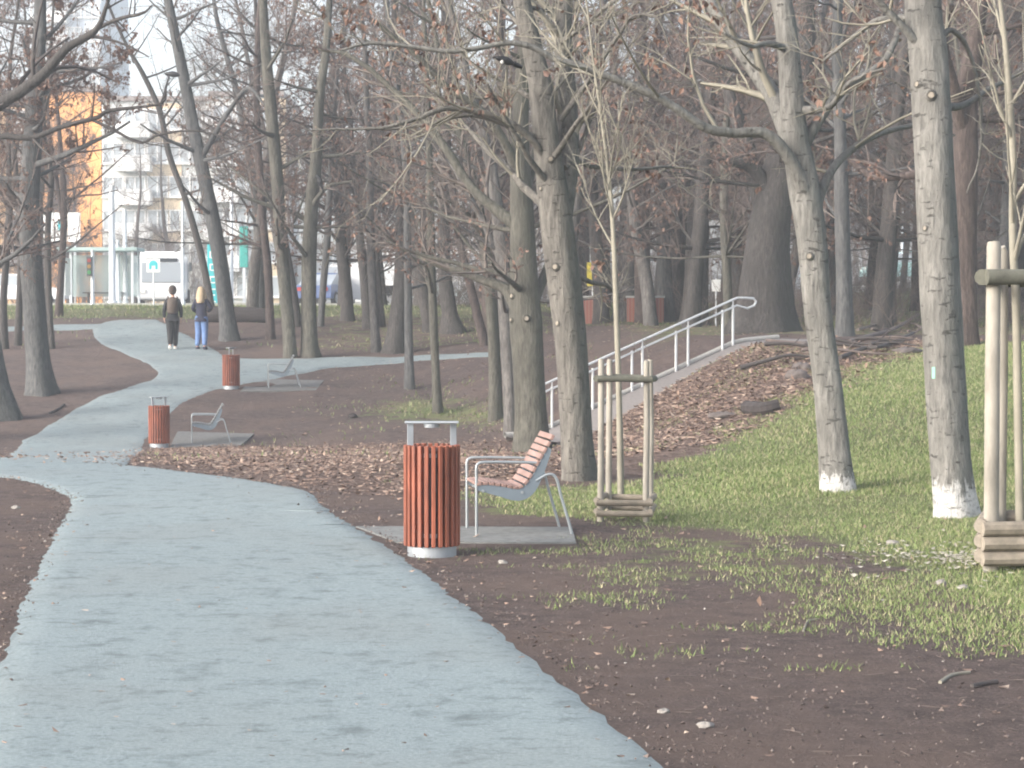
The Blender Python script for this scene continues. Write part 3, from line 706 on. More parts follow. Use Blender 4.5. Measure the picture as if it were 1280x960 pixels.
mid = [  # name, label, pts, bark, twig, kwargs
 ('grey_tree', 'straight grey trunk just left of the thick tree behind the seat', [(640, 541, 22), (637, 470, 19), (633, 400, 18), (626, 300, 17), (612, 200, 13), (590, 120, 10)], 'bark_grey', 'twig_grey', dict(limbs=[(1, [(628, 330, 10), (600, 270, 8), (566, 210, 6), (540, 190, 4)])])),
 ('grey_tree', 'grey trunk second to the left of the thick tree behind the seat', [(620, 524, 20), (618, 450, 16), (614, 380, 15), (606, 300, 13), (590, 220, 10), (570, 150, 8)], 'bark_green', 'twig_grey', dict(limbs=[(-1, [(606, 300, 8), (580, 262, 6), (545, 240, 4)])])),
 ('slender_tree', 'slender pale tree standing in the grass patch, right one of the pair', [(547, 516, 15), (545, 470, 11), (542, 400, 11), (539, 320, 11), (538, 240, 9), (535, 150, 7)], 'bark_green', 'twig_grey', {}),
 ('slender_tree', 'slender pale tree at the end of the dark soil, left one of the pair', [(512, 486, 14), (511, 440, 11), (510, 360, 10), (509, 300, 10), (508, 220, 9), (500, 140, 7)], 'bark_blue', 'twig_grey', {}),
 ('dark_tree', 'dark tree with a broad wedge foot at the edge of the side path', [(493, 441, 28), (496, 410, 22), (500, 360, 18), (501, 310, 15), (500, 240, 13), (495, 160, 9)], 'bark_dark', 'twig_dark', {}),
 ('grey_tree', 'brownish grey tree left of the dark wedge-footed trunk', [(470, 440, 14), (468, 400, 11), (465, 340, 11), (463, 280, 11), (462, 200, 9), (458, 120, 7)], 'bark_grey', 'twig_brown', {}),
 ('dark_tree', 'thin dark tree partly behind the brownish grey trunk', [(478, 408, 9), (474, 370, 8), (470, 310, 8), (474, 240, 6), (478, 160, 5)], 'bark_dark', 'twig_dark', {}),
 ('mossy_tree', 'stout mossy tree at the edge of the side path with a crow on its branch', [(388, 446, 25), (387, 420, 21), (386, 370, 20), (387, 310, 19), (390, 250, 17), (396, 190, 14), (400, 120, 11)], 'bark_green', 'twig_brown', dict(limbs=[(-.8, [(388, 262, 8), (398, 246, 6), (412, 232, 5), (440, 226, 3)])])),
 ('grey_tree', 'leaning grey-green tree just left of the stout mossy one', [(363, 447, 17), (360, 400, 16), (354, 340, 17), (350, 290, 16), (347, 230, 16), (340, 150, 15), (332, 60, 12), (328, 0, 10)], 'bark_green', 'twig_brown', {}),
 ('dark_tree', 'dark tree leaning behind the grey-green trunk', [(370, 408, 14), (366, 370, 12), (360, 330, 11), (352, 270, 9), (345, 200, 8)], 'bark_dark', 'twig_dark', {}),
 ('grey_tree', 'thin dark grey tree right behind the stout mossy trunk', [(401, 408, 9), (404, 360, 9), (409, 300, 9), (412, 240, 8), (416, 170, 6)], 'bark_blue', 'twig_brown', {}),
 ('brown_tree', 'slim brown tree rising from the bare soil right of the leaning tree', [(338, 424, 13), (337, 390, 11), (335, 340, 11), (329, 280, 10), (325, 220, 9), (321, 140, 8), (322, 60, 7), (325, 0, 6)], 'bark_brown', 'twig_brown', {}),
 ('leaning_tree', 'tall pale grey tree leaning left beside the walking couple', [(287, 425, 26), (283, 390, 20), (277, 340, 19), (267, 280, 17), (255, 220, 16), (243, 165, 15), (232, 110, 14), (222, 60, 13), (210, 0, 11)], 'bark_blue', 'twig_grey', dict(dens=.6, limbs=[(1, [(232, 108, 9), (222, 60, 7), (214, 20, 6), (208, -30, 4)]), (-1, [(250, 200, 8), (285, 140, 6), (310, 110, 5), (330, 130, 3)])])),
 ('leaning_tree', 'thin dark tree leaning left behind the blonde walker', [(266, 402, 10), (258, 350, 9), (248, 305, 9), (232, 250, 8), (212, 195, 8), (200, 140, 7), (180, 95, 6), (160, 60, 4)], 'bark_dark', 'twig_dark', dict(dens=.5, limbs=[(1, [(200, 140, 5), (206, 115, 4), (210, 95, 2)])])),
 ('dark_tree', 'thick dark slate tree on the left bank of brown soil', [(52, 492, 40), (48, 450, 31), (44, 400, 29), (41, 350, 28), (38, 300, 25), (37, 250, 23), (40, 180, 22), (44, 110, 20), (50, 40, 16)], 'bark_blue', 'twig_brown', dict(leaf=1.2, dens=1.4, L1=3.2, z0=4.2, n1=24)),
 ('dark_tree', 'dark tree cut off by the left edge with a wide leaning foot', [(4, 524, 44), (-4, 480, 30), (-14, 420, 26), (-24, 340, 24), (-34, 240, 22), (-40, 140, 20), (-50, 40, 18)], 'bark_blue', 'twig_brown', dict(leaf=.4, L1=3.4)),
 ('dark_tree', 'thin dark tree right behind the thick slate trunk', [(64, 436, 11), (62, 400, 9), (60, 340, 9), (60, 280, 8), (64, 220, 7), (54, 160, 6), (58, 100, 4)], 'bark_dark', 'twig_brown', dict(dens=.6)),
 ('dark_tree', 'thin dark forked tree on the far grass in front of the yellow building', [(73, 396, 11), (76, 350, 8), (79, 300, 8), (80, 250, 7), (76, 190, 6), (70, 120, 4)], 'bark_brown', 'twig_brown', dict(dens=.6, limbs=[(.5, [(79, 280, 6), (70, 220, 5), (60, 150, 4), (64, 90, 2)])])),
 ('dark_tree', 'thin dark tree at the far left between the thick trunks', [(22, 432, 10), (24, 380, 8), (26, 320, 8), (22, 250, 7), (16, 180, 6)], 'bark_dark', 'twig_brown', dict(dens=.6)),
 ('dark_tree', 'thin trunk close to the left edge above the brown soil', [(6, 436, 11), (4, 380, 9), (8, 320, 8), (12, 260, 8), (10, 180, 6)], 'bark_dark', 'twig_brown', dict(dens=.6)),
 ('brown_tree', 'dark brown tree with a spreading foot left of the slender pair of mid trunks', [(566, 416, 32), (562, 390, 20), (556, 340, 18), (554, 280, 16), (556, 200, 14), (560, 120, 11)], 'bark_dark', 'twig_brown', {}),
 ('brown_tree', 'thin brown trunk between the two slender pale trees', [(533, 403, 9), (532, 360, 8), (530, 300, 8), (528, 230, 7), (520, 150, 5)], 'bark_brown', 'twig_brown', {}),
 ('brown_tree', 'thin brown tree leaning left in front of the leafy far bank', [(606, 432, 14), (596, 390, 11), (585, 345, 10), (574, 300, 9), (566, 240, 8), (555, 160, 6)], 'bark_brown', 'twig_brown', {}),
 ('brown_tree', 'dark brown rugged tree close behind the thickest pale trunk', [(1207, 432, 36), (1206, 380, 32), (1205, 300, 31), (1206, 200, 30), (1208, 120, 27), (1218, 60, 22), (1226, 0, 18)], 'bark_brown', 'twig_brown', dict(leaf=.5, z0=3, limbs=[(-1, [(1205, 170, 20), (1192, 110, 16), (1180, 60, 13), (1186, 10, 10)]), (1, [(1206, 190, 14), (1160, 215, 12), (1110, 222, 10), (1090, 222, 9), (1066, 205, 7)])])),
 ('old_tree', 'massive dark old tree with furrowed bark at the upper end of the railing', [(952, 416, 78), (955, 380, 62), (958, 320, 54), (966, 260, 48), (980, 190, 40), (1000, 110, 30)], 'bark_dark', 'twig_brown', dict(leaf=.4, dens=1.3, L1=3.4, z0=2.6, limbs=[(1, [(962, 300, 30), (950, 240, 26), (930, 170, 20), (905, 100, 14)]), (-.5, [(968, 250, 24), (940, 210, 16), (910, 200, 12), (880, 190, 6)])])),
 ('blue_grey_tree', 'smooth slate-coloured tree partly hidden behind the forked pale tree', [(1056, 420, 24), (1055, 380, 21), (1054, 320, 20), (1052, 240, 19), (1050, 150, 15)], 'bark_blue', 'twig_grey', {}),
 ('twin_tree', 'small grey tree with a slanting second stem on the rise between the pale trunks', [(1113, 406, 16), (1112, 370, 13), (1114, 320, 13), (1118, 250, 11), (1120, 180, 8)], 'bark_grey', 'twig_brown', dict(limbs=[(0, [(1098, 408, 13), (1103, 380, 12), (1110, 340, 11), (1114, 322, 10)])])),
 ('grey_tree', 'grey trunk behind the middle of the handrail', [(782, 402, 30), (783, 360, 25), (785, 300, 23), (788, 220, 20), (796, 130, 15)], 'bark_grey', 'twig_brown', dict(leaf=.2)),
 ('grey_tree', 'dark trunk left of the massive old tree above the handrail', [(868, 406, 34), (870, 370, 30), (872, 300, 27), (876, 220, 22), (884, 130, 16)], 'bark_dark', 'twig_brown', dict(leaf=.2)),
 ('grey_tree', 'slate grey trunk above the handrail between two darker trunks', [(832, 402, 22), (831, 360, 19), (829, 300, 17), (824, 220, 15), (815, 130, 11)], 'bark_blue', 'twig_brown', {}),
 ('dark_tree', 'dark stooping trunk just right of the knotty tree behind the seat', [(752, 404, 20), (750, 360, 17), (745, 300, 16), (740, 220, 14), (745, 130, 10)], 'bark_dark', 'twig_brown', {}),
 ('brown_tree', 'brown trunk seen above the right-hand staked sapling rail', [(1262, 404, 22), (1260, 360, 19), (1256, 300, 17), (1255, 200, 15), (1250, 110, 12)], 'bark_brown', 'twig_brown', dict(leaf=.2)),
]
for k, (nm, lb, pts, bk, twg, kw) in enumerate(mid):
    d = dict(z0=2.2, n1=16, L1=2.6, dens=1.0, leaf=.28, seed=40 + k, l1r=.42); d.update(kw)
    px_tree(nm, lb, pts, bk, twg, **d)

# tree rooted left of the frame whose boughs reach into the picture
px_tree('dark_tree', 'dark boughs reaching in from the left edge across the yellow building', [(-150, 560, 60), (-150, 400, 52), (-146, 250, 46), (-140, 150, 40), (-135, 50, 34), (-130, -40, 28)], 'bark_dark', 'twig_dark', seed=91,
    z0=5, n1=6, L1=2.0, dens=.55, leaf=.3,
    limbs=[(-1.5, [(-145, 190, 24), (-60, 165, 18), (0, 130, 16), (50, 97, 13), (84, 60, 11), (118, 40, 8), (132, 10, 5), (142, -30, 3)]),
           (-1.0, [(-145, 215, 20), (-60, 182, 9), (0, 171, 8), (40, 172, 7), (80, 158, 6), (120, 148, 6), (140, 138, 5), (200, 130, 3), (208, 112, 2)]),
           (-1.0, [(116, 150, 4), (145, 164, 4), (175, 178, 3), (200, 167, 3), (245, 163, 2), (300, 178, 2)]),
           (-1.2, [(100, 48, 6), (140, 26, 5), (175, 16, 4), (190, 4, 2)])])

# ---- saplings
def sapling(label, pts, seed, Hh, group='young trees held between stakes', br=9):
    rg = np.random.RandomState(seed); g = ground(pts[0][0], pts[0][1]); s = F / g[1]
    C = [g - UP * .1] + [at(px, py, g[1]) for px, py, w in pts]; rad = [pts[0][2] / s / 2] + [w / s / 2 for _, _, w in pts]
    C[1] = g.copy()
    d = unit(C[-1] - C[-2])
    while C[-1][2] - g[2] < Hh: C.append(C[-1] + unit(d + rg.normal(0, .04, 3)) * .5); rad.append(max(.004, rad[-1] * .85))
    tb, Cs, rr = trunk_mesh(rg, C, rad, sides=9, step=.12, flare=.15, wob=.05)
    root = thing('sapling', label, 'young tree', g, 0, group)
    o = tb.build('trunk', M['twig_pale'], root, smooth=True, origin=g)
    cr = AB(); tw = Twigs(); idx = np.where(Cs[:, 2] - g[2] > 1.9)[0]
    for _ in range(br):
        i = idx[rg.randint(0, len(idx))]; az = rg.uniform(0, 6.28); L = rg.uniform(.6, 1.5)
        d = unit(np.array([math.cos(az) * .45, math.sin(az) * .45, 1.]))
        pts_, rad_ = limb(cr, rg, Cs[i], Cs[i] + d * L, rr[i] * .5 + .003, .003, sag=.25, sides=5)
        st = tw.on_polyline(rg, pts_, rad_, 6, .35, updraft=.5)
        tw.on_stems(rg, st, 2, .2, rmin=.002, rmax=.004)
    off = cr.n; cr.V += tw.fine.V; cr.Q += [q_ + off for q_ in tw.fine.Q]; cr.mq += tw.fine.mq; cr.n += tw.fine.n
    cr.build('crown', M['twig_pale'], root, smooth=True, origin=g)
sapling('thin pale sapling inside the nearer stake frame at the foot of the slope', [(776, 640, 8), (775, 560, 8), (773, 470, 7), (770, 380, 7), (767, 300, 6), (762, 230, 5), (752, 150, 4), (742, 80, 3)], 5, 4.6, br=14)
sapling('thin pale sapling beside the tall stake at the right edge', [(1276, 700, 12), (1274, 600, 11), (1272, 480, 11), (1270, 380, 11), (1266, 300, 10), (1266, 200, 10), (1262, 120, 9), (1256, 50, 7), (1250, 0, 6)], 6, 5.0, br=10)

# ---- wood behind: eight kinds of tree, copied
def proto_tree(seed, H, r, barkm, twigm, leaf, name='bare_tree', n1=32, L1=3.6, z0=1.6, dens=1.45):
    rg = np.random.RandomState(seed)
    C = [np.array([0, 0, -.3]), np.array([0, 0, 0.])]; d = unit(np.array([rg.normal(0, .06), rg.normal(0, .06), 1]))
    while C[-1][2] < H: C.append(C[-1] + d * 1.3); d = unit(d + rg.normal(0, .07, 3) + UP * .1)
    t = np.array([max(0, c[2]) / H for c in C]); rad = r * (1 - .85 * t)
    tb, Cs, rr = trunk_mesh(rg, C, rad, sides=10, step=.5)
    return build_tree(name, 'bare tree in the wood', np.zeros(3), Cs, rr, tb, M[barkm], M[twigm], rg, z0=z0, n1=n1, L1=L1, dens=dens, leaf=leaf * .7, leafsize=.11)
protos = [proto_tree(201, 13, .20, 'bark_grey', 'twig_grey', .0), proto_tree(202, 12, .26, 'bark_dark', 'twig_brown', .5), proto_tree(203, 14, .16, 'bark_blue', 'twig_grey', 0),
          proto_tree(204, 12, .30, 'bark_brown', 'twig_brown', .7), proto_tree(205, 13, .14, 'bark_green', 'twig_brown', 0), proto_tree(206, 11, .22, 'bark_dark', 'twig_dark', .3),
          proto_tree(207, 13, .18, 'bark_grey', 'twig_brown', .2), proto_tree(208, 12, .24, 'bark_brown', 'twig_grey', .0)]
plabels = ['bare grey tree', 'dark bare tree with a few brown leaves', 'slim slate bare tree', 'brown tree with withered leaves', 'slim mossy bare tree', 'dark bare tree', 'grey bare tree with brown twigs', 'brown bare tree']
used = set(); rg = np.random.RandomState(77); spots = []
def too_close(x, y, dmin): return any((x - a) ** 2 + (y - b_) ** 2 < dmin ** 2 for a, b_ in spots)
def place(px, Y, where, sc=1.0):
    x = (px - 640) / F * Y
    if too_close(x, Y, 1.7): return
    spots.append((x, Y)); k = rg.randint(0, 8)
    lab = plabels[k] + ' ' + where[0]; grp = plabels[k].replace('tree', 'trees') + ' ' + where[0]
    loc = (x, Y, tz(x, Y)); rz = rg.uniform(0, 6.28); s = sc * rg.uniform(.85, 1.2)
    if k not in used: used.add(k); o = protos[k]; o.location = loc; o.rotation_euler = (0, 0, rz); o.scale = (s,) * 3; o['label'] = lab; o['group'] = grp
    else: dup(protos[k], loc, rz, lab, grp, s)
n_ = 0
for _ in range(64): place(rg.uniform(690, 1330), rg.uniform(50, 88), ['in the thick wood beyond railing and bank'])
for _ in range(20): place(rg.uniform(425, 700), rg.uniform(61, 88), ['in the wood beyond the side path'])
for _ in range(4): place(rg.uniform(290, 430), rg.uniform(70, 88), ['beyond the fallen log'])
for _ in range(10): place(rg.uniform(-60, 330), rg.uniform(121, 136), ['across the street below the tall buildings'], .75)
for _ in range(8): place(rg.uniform(-60, 60), rg.uniform(66, 88), ['on the grass at the far left'], .9)

# far brushwood that reads as one mass
def brush(name, N, x0, x1, y0, y1, hmin, hmax, mat, label_kind, rmax=.03, sd=5, lean=.18):
    rg = np.random.RandomState(sd); Y = rg.uniform(y0, y1, N); X = rg.uniform(x0, x1, N)
    P = np.c_[X, Y, terr(X, Y) - .1]; L = rg.uniform(hmin, hmax, N)
    D = unit(np.c_[rg.normal(0, lean, N), rg.normal(0, lean, N), np.ones(N)]) * L[:, None]
    B = rg.normal(0, .12, (N, 3)) * L[:, None]; r = rg.uniform(.3, 1, N) * rmax
    tw = Twigs(); tw.fine.stems(P, D, B, r, r * .25 + .002, 4, 4)
    st = tw.on_stems(rg, (P, D, B, L, r), 9, hmax * .28, rmin=.006, rmax=.015, updraft=.2)
    tw.on_stems(rg, st, 3, hmax * .12, rmin=.004, rmax=.008, segs=2)
    tag(tw.fine.build(name, mat, smooth=True), kind='stuff', label=label_kind, cat='brushwood')
brush('far_wood', 900, -3, 62, 119, 150, 3, 17, M['twig_brown'], 'hazy brown mass of bare woodland far behind the park', .045, 5, .25)
brush('undergrowth', 1300, 5, 32, 52, 88, .5, 1.7, M['twig_brown'], 'low purple-brown bare undergrowth beneath the wood on the right', .012, 9, .5)
brush('hedge', 520, -42, -17, 119, 127, 1.5, 5.0, M['twig_brown'], 'hazy mauve-brown bare shrubs along the foot of the apartment blocks', .02, 12, .35)
brush('undergrowth', 500, -4, 6, 76, 90, .5, 1.9, M['twig_brown'], 'low bare shrubs along the far edge of the park in the middle', .012, 10, .5)
# ------------------------------------------------------------------ litter bins
M['slat'] = simple('red_brown_wood', (.225, .066, .036), .55, var=.5, scale=5, stretch=(3, 3, .5), bmp=.1)
M['bin_metal'] = simple('bin_galvanised_metal', (.36, .39, .42), .45, metal=.4, var=.1, bmp=0)
M['liner'] = simple('dark_liner', (.07, .045, .045), .6, var=.2)
def make_bin(label, loc):
    t = thing('litter_bin', label, 'litter bin', loc, 0, 'red-brown wooden slatted litter bins along the path')
    b = AB(); b.lathe([(.0, -.05), (.178, -.05), (.178, .078), (.0, .078)], sides=72); b.build('base_ring', M['bin_metal'], t, smooth=False)
    b = AB(); b.lathe([(.155, .09), (.16, .77), (.150, .775), (.145, .12), (0, .12)], sides=28); b.build('liner', M['liner'], t, smooth=True)
    n = 24
    for k in range(n):
        a = 2 * math.pi * k / n + .1; b = AB()
        b.box((.182 * math.cos(a), .182 * math.sin(a), .44), (.046, .030, .73), rz=a)
        b.build('slat', M['slat'], t, bevel=.005)
    for z in (.14, .72): b = AB(); b.lathe([(.158, z), (.162, z), (.162, z + .03), (.158, z + .03)], sides=28); b.build('hoop', M['bin_metal'], t)
    for sx in (-1, 1):
        b = AB(); b.box((sx * .155, .02 * sx, .87), (.045, .010, .20), rz=.25); b.build('bracket', M['bin_metal'], t, bevel=.002)
    b = AB(); b.box((0, 0, .968), (.39, .10, .014), rz=0); b.build('lid', M['bin_metal'], t, bevel=.004)
    b = AB(); b.lathe([(.06, .958), (.055, .93), (0, .93)], sides=16); b.build('ashtray', M['bin_metal'], t)
    return t
g = ground(540, 694); bin0 = make_bin('nearest and largest red-brown slatted bin beside the wooden seat', (g[0], g[1], tz(g[0], g[1])))
g = ground(199, 559); dup(bin0, (g[0], g[1], g[2]), .7, 'middle slatted bin at the edge of the path beside the strip of fallen leaves')
g = ground(289, 486); dup(bin0, (g[0], g[1], g[2]), 1.3, 'farthest slatted bin where the side path turns off')

# ------------------------------------------------------------------ park seats
M['seat_wood'] = simple('weathered_pink_wood', (.27, .175, .15), .6, var=.25, scale=6, stretch=(2, .4, 2), bmp=.1)
M['seat_metal'] = simple('blue_grey_metal', (.18, .22, .255), .5, metal=.3, var=.08, bmp=0)
M['seat_tube'] = simple('seat_tube', (.30, .33, .35), .4, metal=.4, var=.08, bmp=0)
def make_seat(label, loc, rz, wood):
    """x to the back, y across the width, z up"""
    t = thing('park_seat', label, 'park seat', loc, rz, 'single park seats with slatted backs beside the path')
    W = .58
    prof = np.array([(.0, .385), (.08, .392), (.2, .378), (.29, .360), (.35, .362), (.40, .40), (.45, .475), (.515, .59), (.585, .71), (.65, .82)])
    C = smoothline(np.c_[prof[:, 0], np.zeros(len(prof)), prof[:, 1]], 400); s = np.r_[0, np.cumsum(np.linalg.norm(np.diff(C, axis=0), axis=1))]
    def slats(name, s0, s1, w, gap):
        b = AB(); x = s0
        while x + w <= s1 + 1e-4:
            c = x + w / 2; i = int(np.searchsorted(s, c)); i = min(i, 398); d = C[i + 1] - C[i - 1]; an = math.atan2(d[2], d[0])
            b.box((C[i][0] - math.sin(an) * .012, W / 2, C[i][2] + math.cos(an) * .012), (w, W, .024), ry=-an); x += w + gap
        b.build(name, wood, t, bevel=.004)
    slats('seat', .0, .38, .040, .008); slats('backrest', .40, s[-1], .044, .014)
    for y in (.012, W - .012):
        b = AB(); k = np.linspace(0, len(C) * .86, 36).astype(int); n = len(k)
        th = .028 + .065 * np.sin(np.linspace(0, 1, n) * math.pi) ** .7
        V = []
        for yy in (y - .005, y + .005):
            for q_ in range(n):
                i = min(k[q_], 397); d = unit(C[min(i + 2, 399)] - C[max(i - 2, 0)]); nr = np.array([d[2], 0, -d[0]])
                V.append((C[i][0], yy, C[i][2])); V.append(tuple(np.array([C[i][0], yy, C[i][2]]) + nr * th[q_]))
        Q = []
        for q_ in range(n - 1):
            a = 2 * q_; o = 2 * n
            Q += [(a, a + 1, a + 3, a + 2), (o + a, o + a + 2, o + a + 3, o + a + 1), (a, a + 2, o + a + 2, o + a), (a + 1, o + a + 1, o + a + 3, a + 3)]
        b.add(V, Q); b.build('side_panel', M['seat_metal'], t)
        b = AB(); b.tube(smoothline([(.0, y, -.03), (.0, y, .2), (.0, y, .4), (.0, y, .53), (.02, y, .562), (.06, y, .57), (.2, y, .57), (.4, y, .565), (.49, y, .56)], 40), .0115, 8)
        b.build('armrest', M['seat_tube'], t, smooth=True)
        b = AB(); b.tube(smoothline([(.47, y, .42), (.57, y, .47), (.63, y, .44), (.67, y, .30), (.73, y, .10), (.765, y, -.03)], 26), .0115, 8)
        b.build('rear_leg', M['seat_tube'], t, smooth=True)
    b = AB(); b.tube([(.05, 0, .345), (.05, W, .345)], .012, 8); b.tube([(.36, 0, .33), (.36, W, .33)], .012, 8); b.build('crossbar', M['seat_tube'], t, smooth=True)
    return t
def on_pad(px, py): g = ground(px, py); return (g[0], g[1], tz(g[0], g[1]) + .014)
g = on_pad(596, 672); seat0 = make_seat('pinkish wooden seat with tall reclined back beside the nearest bin', g, R(9), M['seat_wood'])
M['seat_far'] = simple('dull_grey_seat', (.14, .15, .155), .6, var=.1, bmp=0)
for (px, py, lab) in ((240, 556, 'grey metal seat on its slab behind the middle bin'), (336, 486, 'farthest grey seat on a slab at the mouth of the side path')):
    g = on_pad(px, py); o = dup(seat0, g, R(9), lab)
    for ch in o.children:
        if ch.name.split('.')[0] in ('seat', 'backrest'):
            ch.data = ch.data.copy(); ch.data.materials[0] = M['slab_wood'] if 'slab_wood' in M else M['seat_far']

# ------------------------------------------------------------------ stake frames
M['stake'] = simple('peeled_stake_wood', (.27, .25, .215), .8, var=.35, scale=7, stretch=(1, 1, .3))
M['halfround'] = simple('weathered_half_round', (.10, .10, .08), .85, var=.4, scale=9)
M['rail_wood'] = simple('split_rail_wood', (.22, .19, .15), .8, var=.35, scale=9)
def stakes(label, feet, h, top, lows, r, hz):
    g0 = feet[0]; t = thing('stake_frame', label, 'tree stakes', g0, 0, 'wooden stake frames holding young trees')
    rg = np.random.RandomState(int(hz * 100))
    for f in feet:
        b = AB(); pts = [f - UP * .3, f + UP * .3, f + UP * h * .6, f + UP * h * .985, f + UP * h]; b.tube(np.array(pts) + rg.normal(0, .004, (5, 3)), [r, r, r * .97, r * .93, r * .78], 14)
        b.build('stake', M['stake'], t, smooth=True, origin=g0)
    n = len(feet)
    for k in range(n):
        a, c = feet[k], feet[(k + 1) % n]; d = unit(c - a); out = np.cross(d, UP)
        ctr = sum(feet) / n
        if np.dot(out, (a + c) / 2 - ctr) < 0: out = -out
        o_ = out * (r * 1.25)
        b = AB(); b.tube([a - d * r * 1.5 + UP * top + o_, (a + c) / 2 + UP * (top + .004) + o_, c + d * r * 1.5 + UP * top + o_], r * 1.05, 10); b.build('top_rail', M['halfround'], t, smooth=True, origin=g0)
        for z in lows:
            zz = z + (.02 if k % 2 else 0)
            b = AB(); b.tube([a - d * r * 1.8 + UP * zz + o_, (a + c) / 2 + UP * zz + o_, c + d * r * 1.8 + UP * zz + o_], [r * .95, r, r * .9], 10, capm=1); b.build('low_rail', [M['rail_wood'], M['cut']], t, smooth=False, origin=g0)
    return t
def foot(px, py, Y=None):
    g = ground(px, py)
    if Y: x = (px - 640) / F * Y; g = np.array([x, Y, tz(x, Y)])
    return g
f0 = foot(751, 652); Ya = f0[1]
stakes('four slim pale stakes with low log rails round the sapling behind the seat', [f0, foot(808, 0, Ya + .05), foot(813, 0, Ya + .6), foot(762, 0, Ya + .6)], 1.36, 1.20, (.07, .16), .027, 1)
f0 = foot(1239, 714); Ya = f0[1]
stakes('thick pale stake frame with three stacked log rails at the right edge', [f0, foot(1345, 0, Ya + .1), foot(1335, 0, Ya + .75), foot(1250, 0, Ya + .75)], 2.2, 1.97, (.09, .19, .29), .052, 2)

# ------------------------------------------------------------------ people
def skin_obj(name, joints, edges, mat, parent, roots, lvl=2):
    """joints: dict name -> (x,y,z,rx,ry)"""
    keys = list(joints); me = bpy.data.meshes.new(name)
    me.from_pydata([joints[k][:3] for k in keys], [(keys.index(a), keys.index(b)) for a, b in edges], [])
    o = bpy.data.objects.new(name, me); COL.objects.link(o); o.parent = parent
    s = o.modifiers.new('skin', 'SKIN'); s.use_smooth_shade = True; s.branch_smoothing = .3
    if not me.skin_vertices: bpy.context.view_layer.objects.active = o
    if not len(me.skin_vertices): me.attributes  # created with the modifier
    sv = me.skin_vertices[0].data
    for i, k in enumerate(keys):
        j = joints[k]; sv[i].radius = (j[3], j[4] if len(j) > 4 else j[3]); sv[i].use_root = k in roots
    u = o.modifiers.new('sub', 'SUBSURF'); u.levels = lvl; u.render_levels = lvl
    me.materials.append(mat); return o
M['skin'] = simple('skin', (.55, .33, .25), .6, var=.05, bmp=0)
def cloth(n, c): M[n] = simple(n, c, .85, var=.2, scale=12); return M[n]

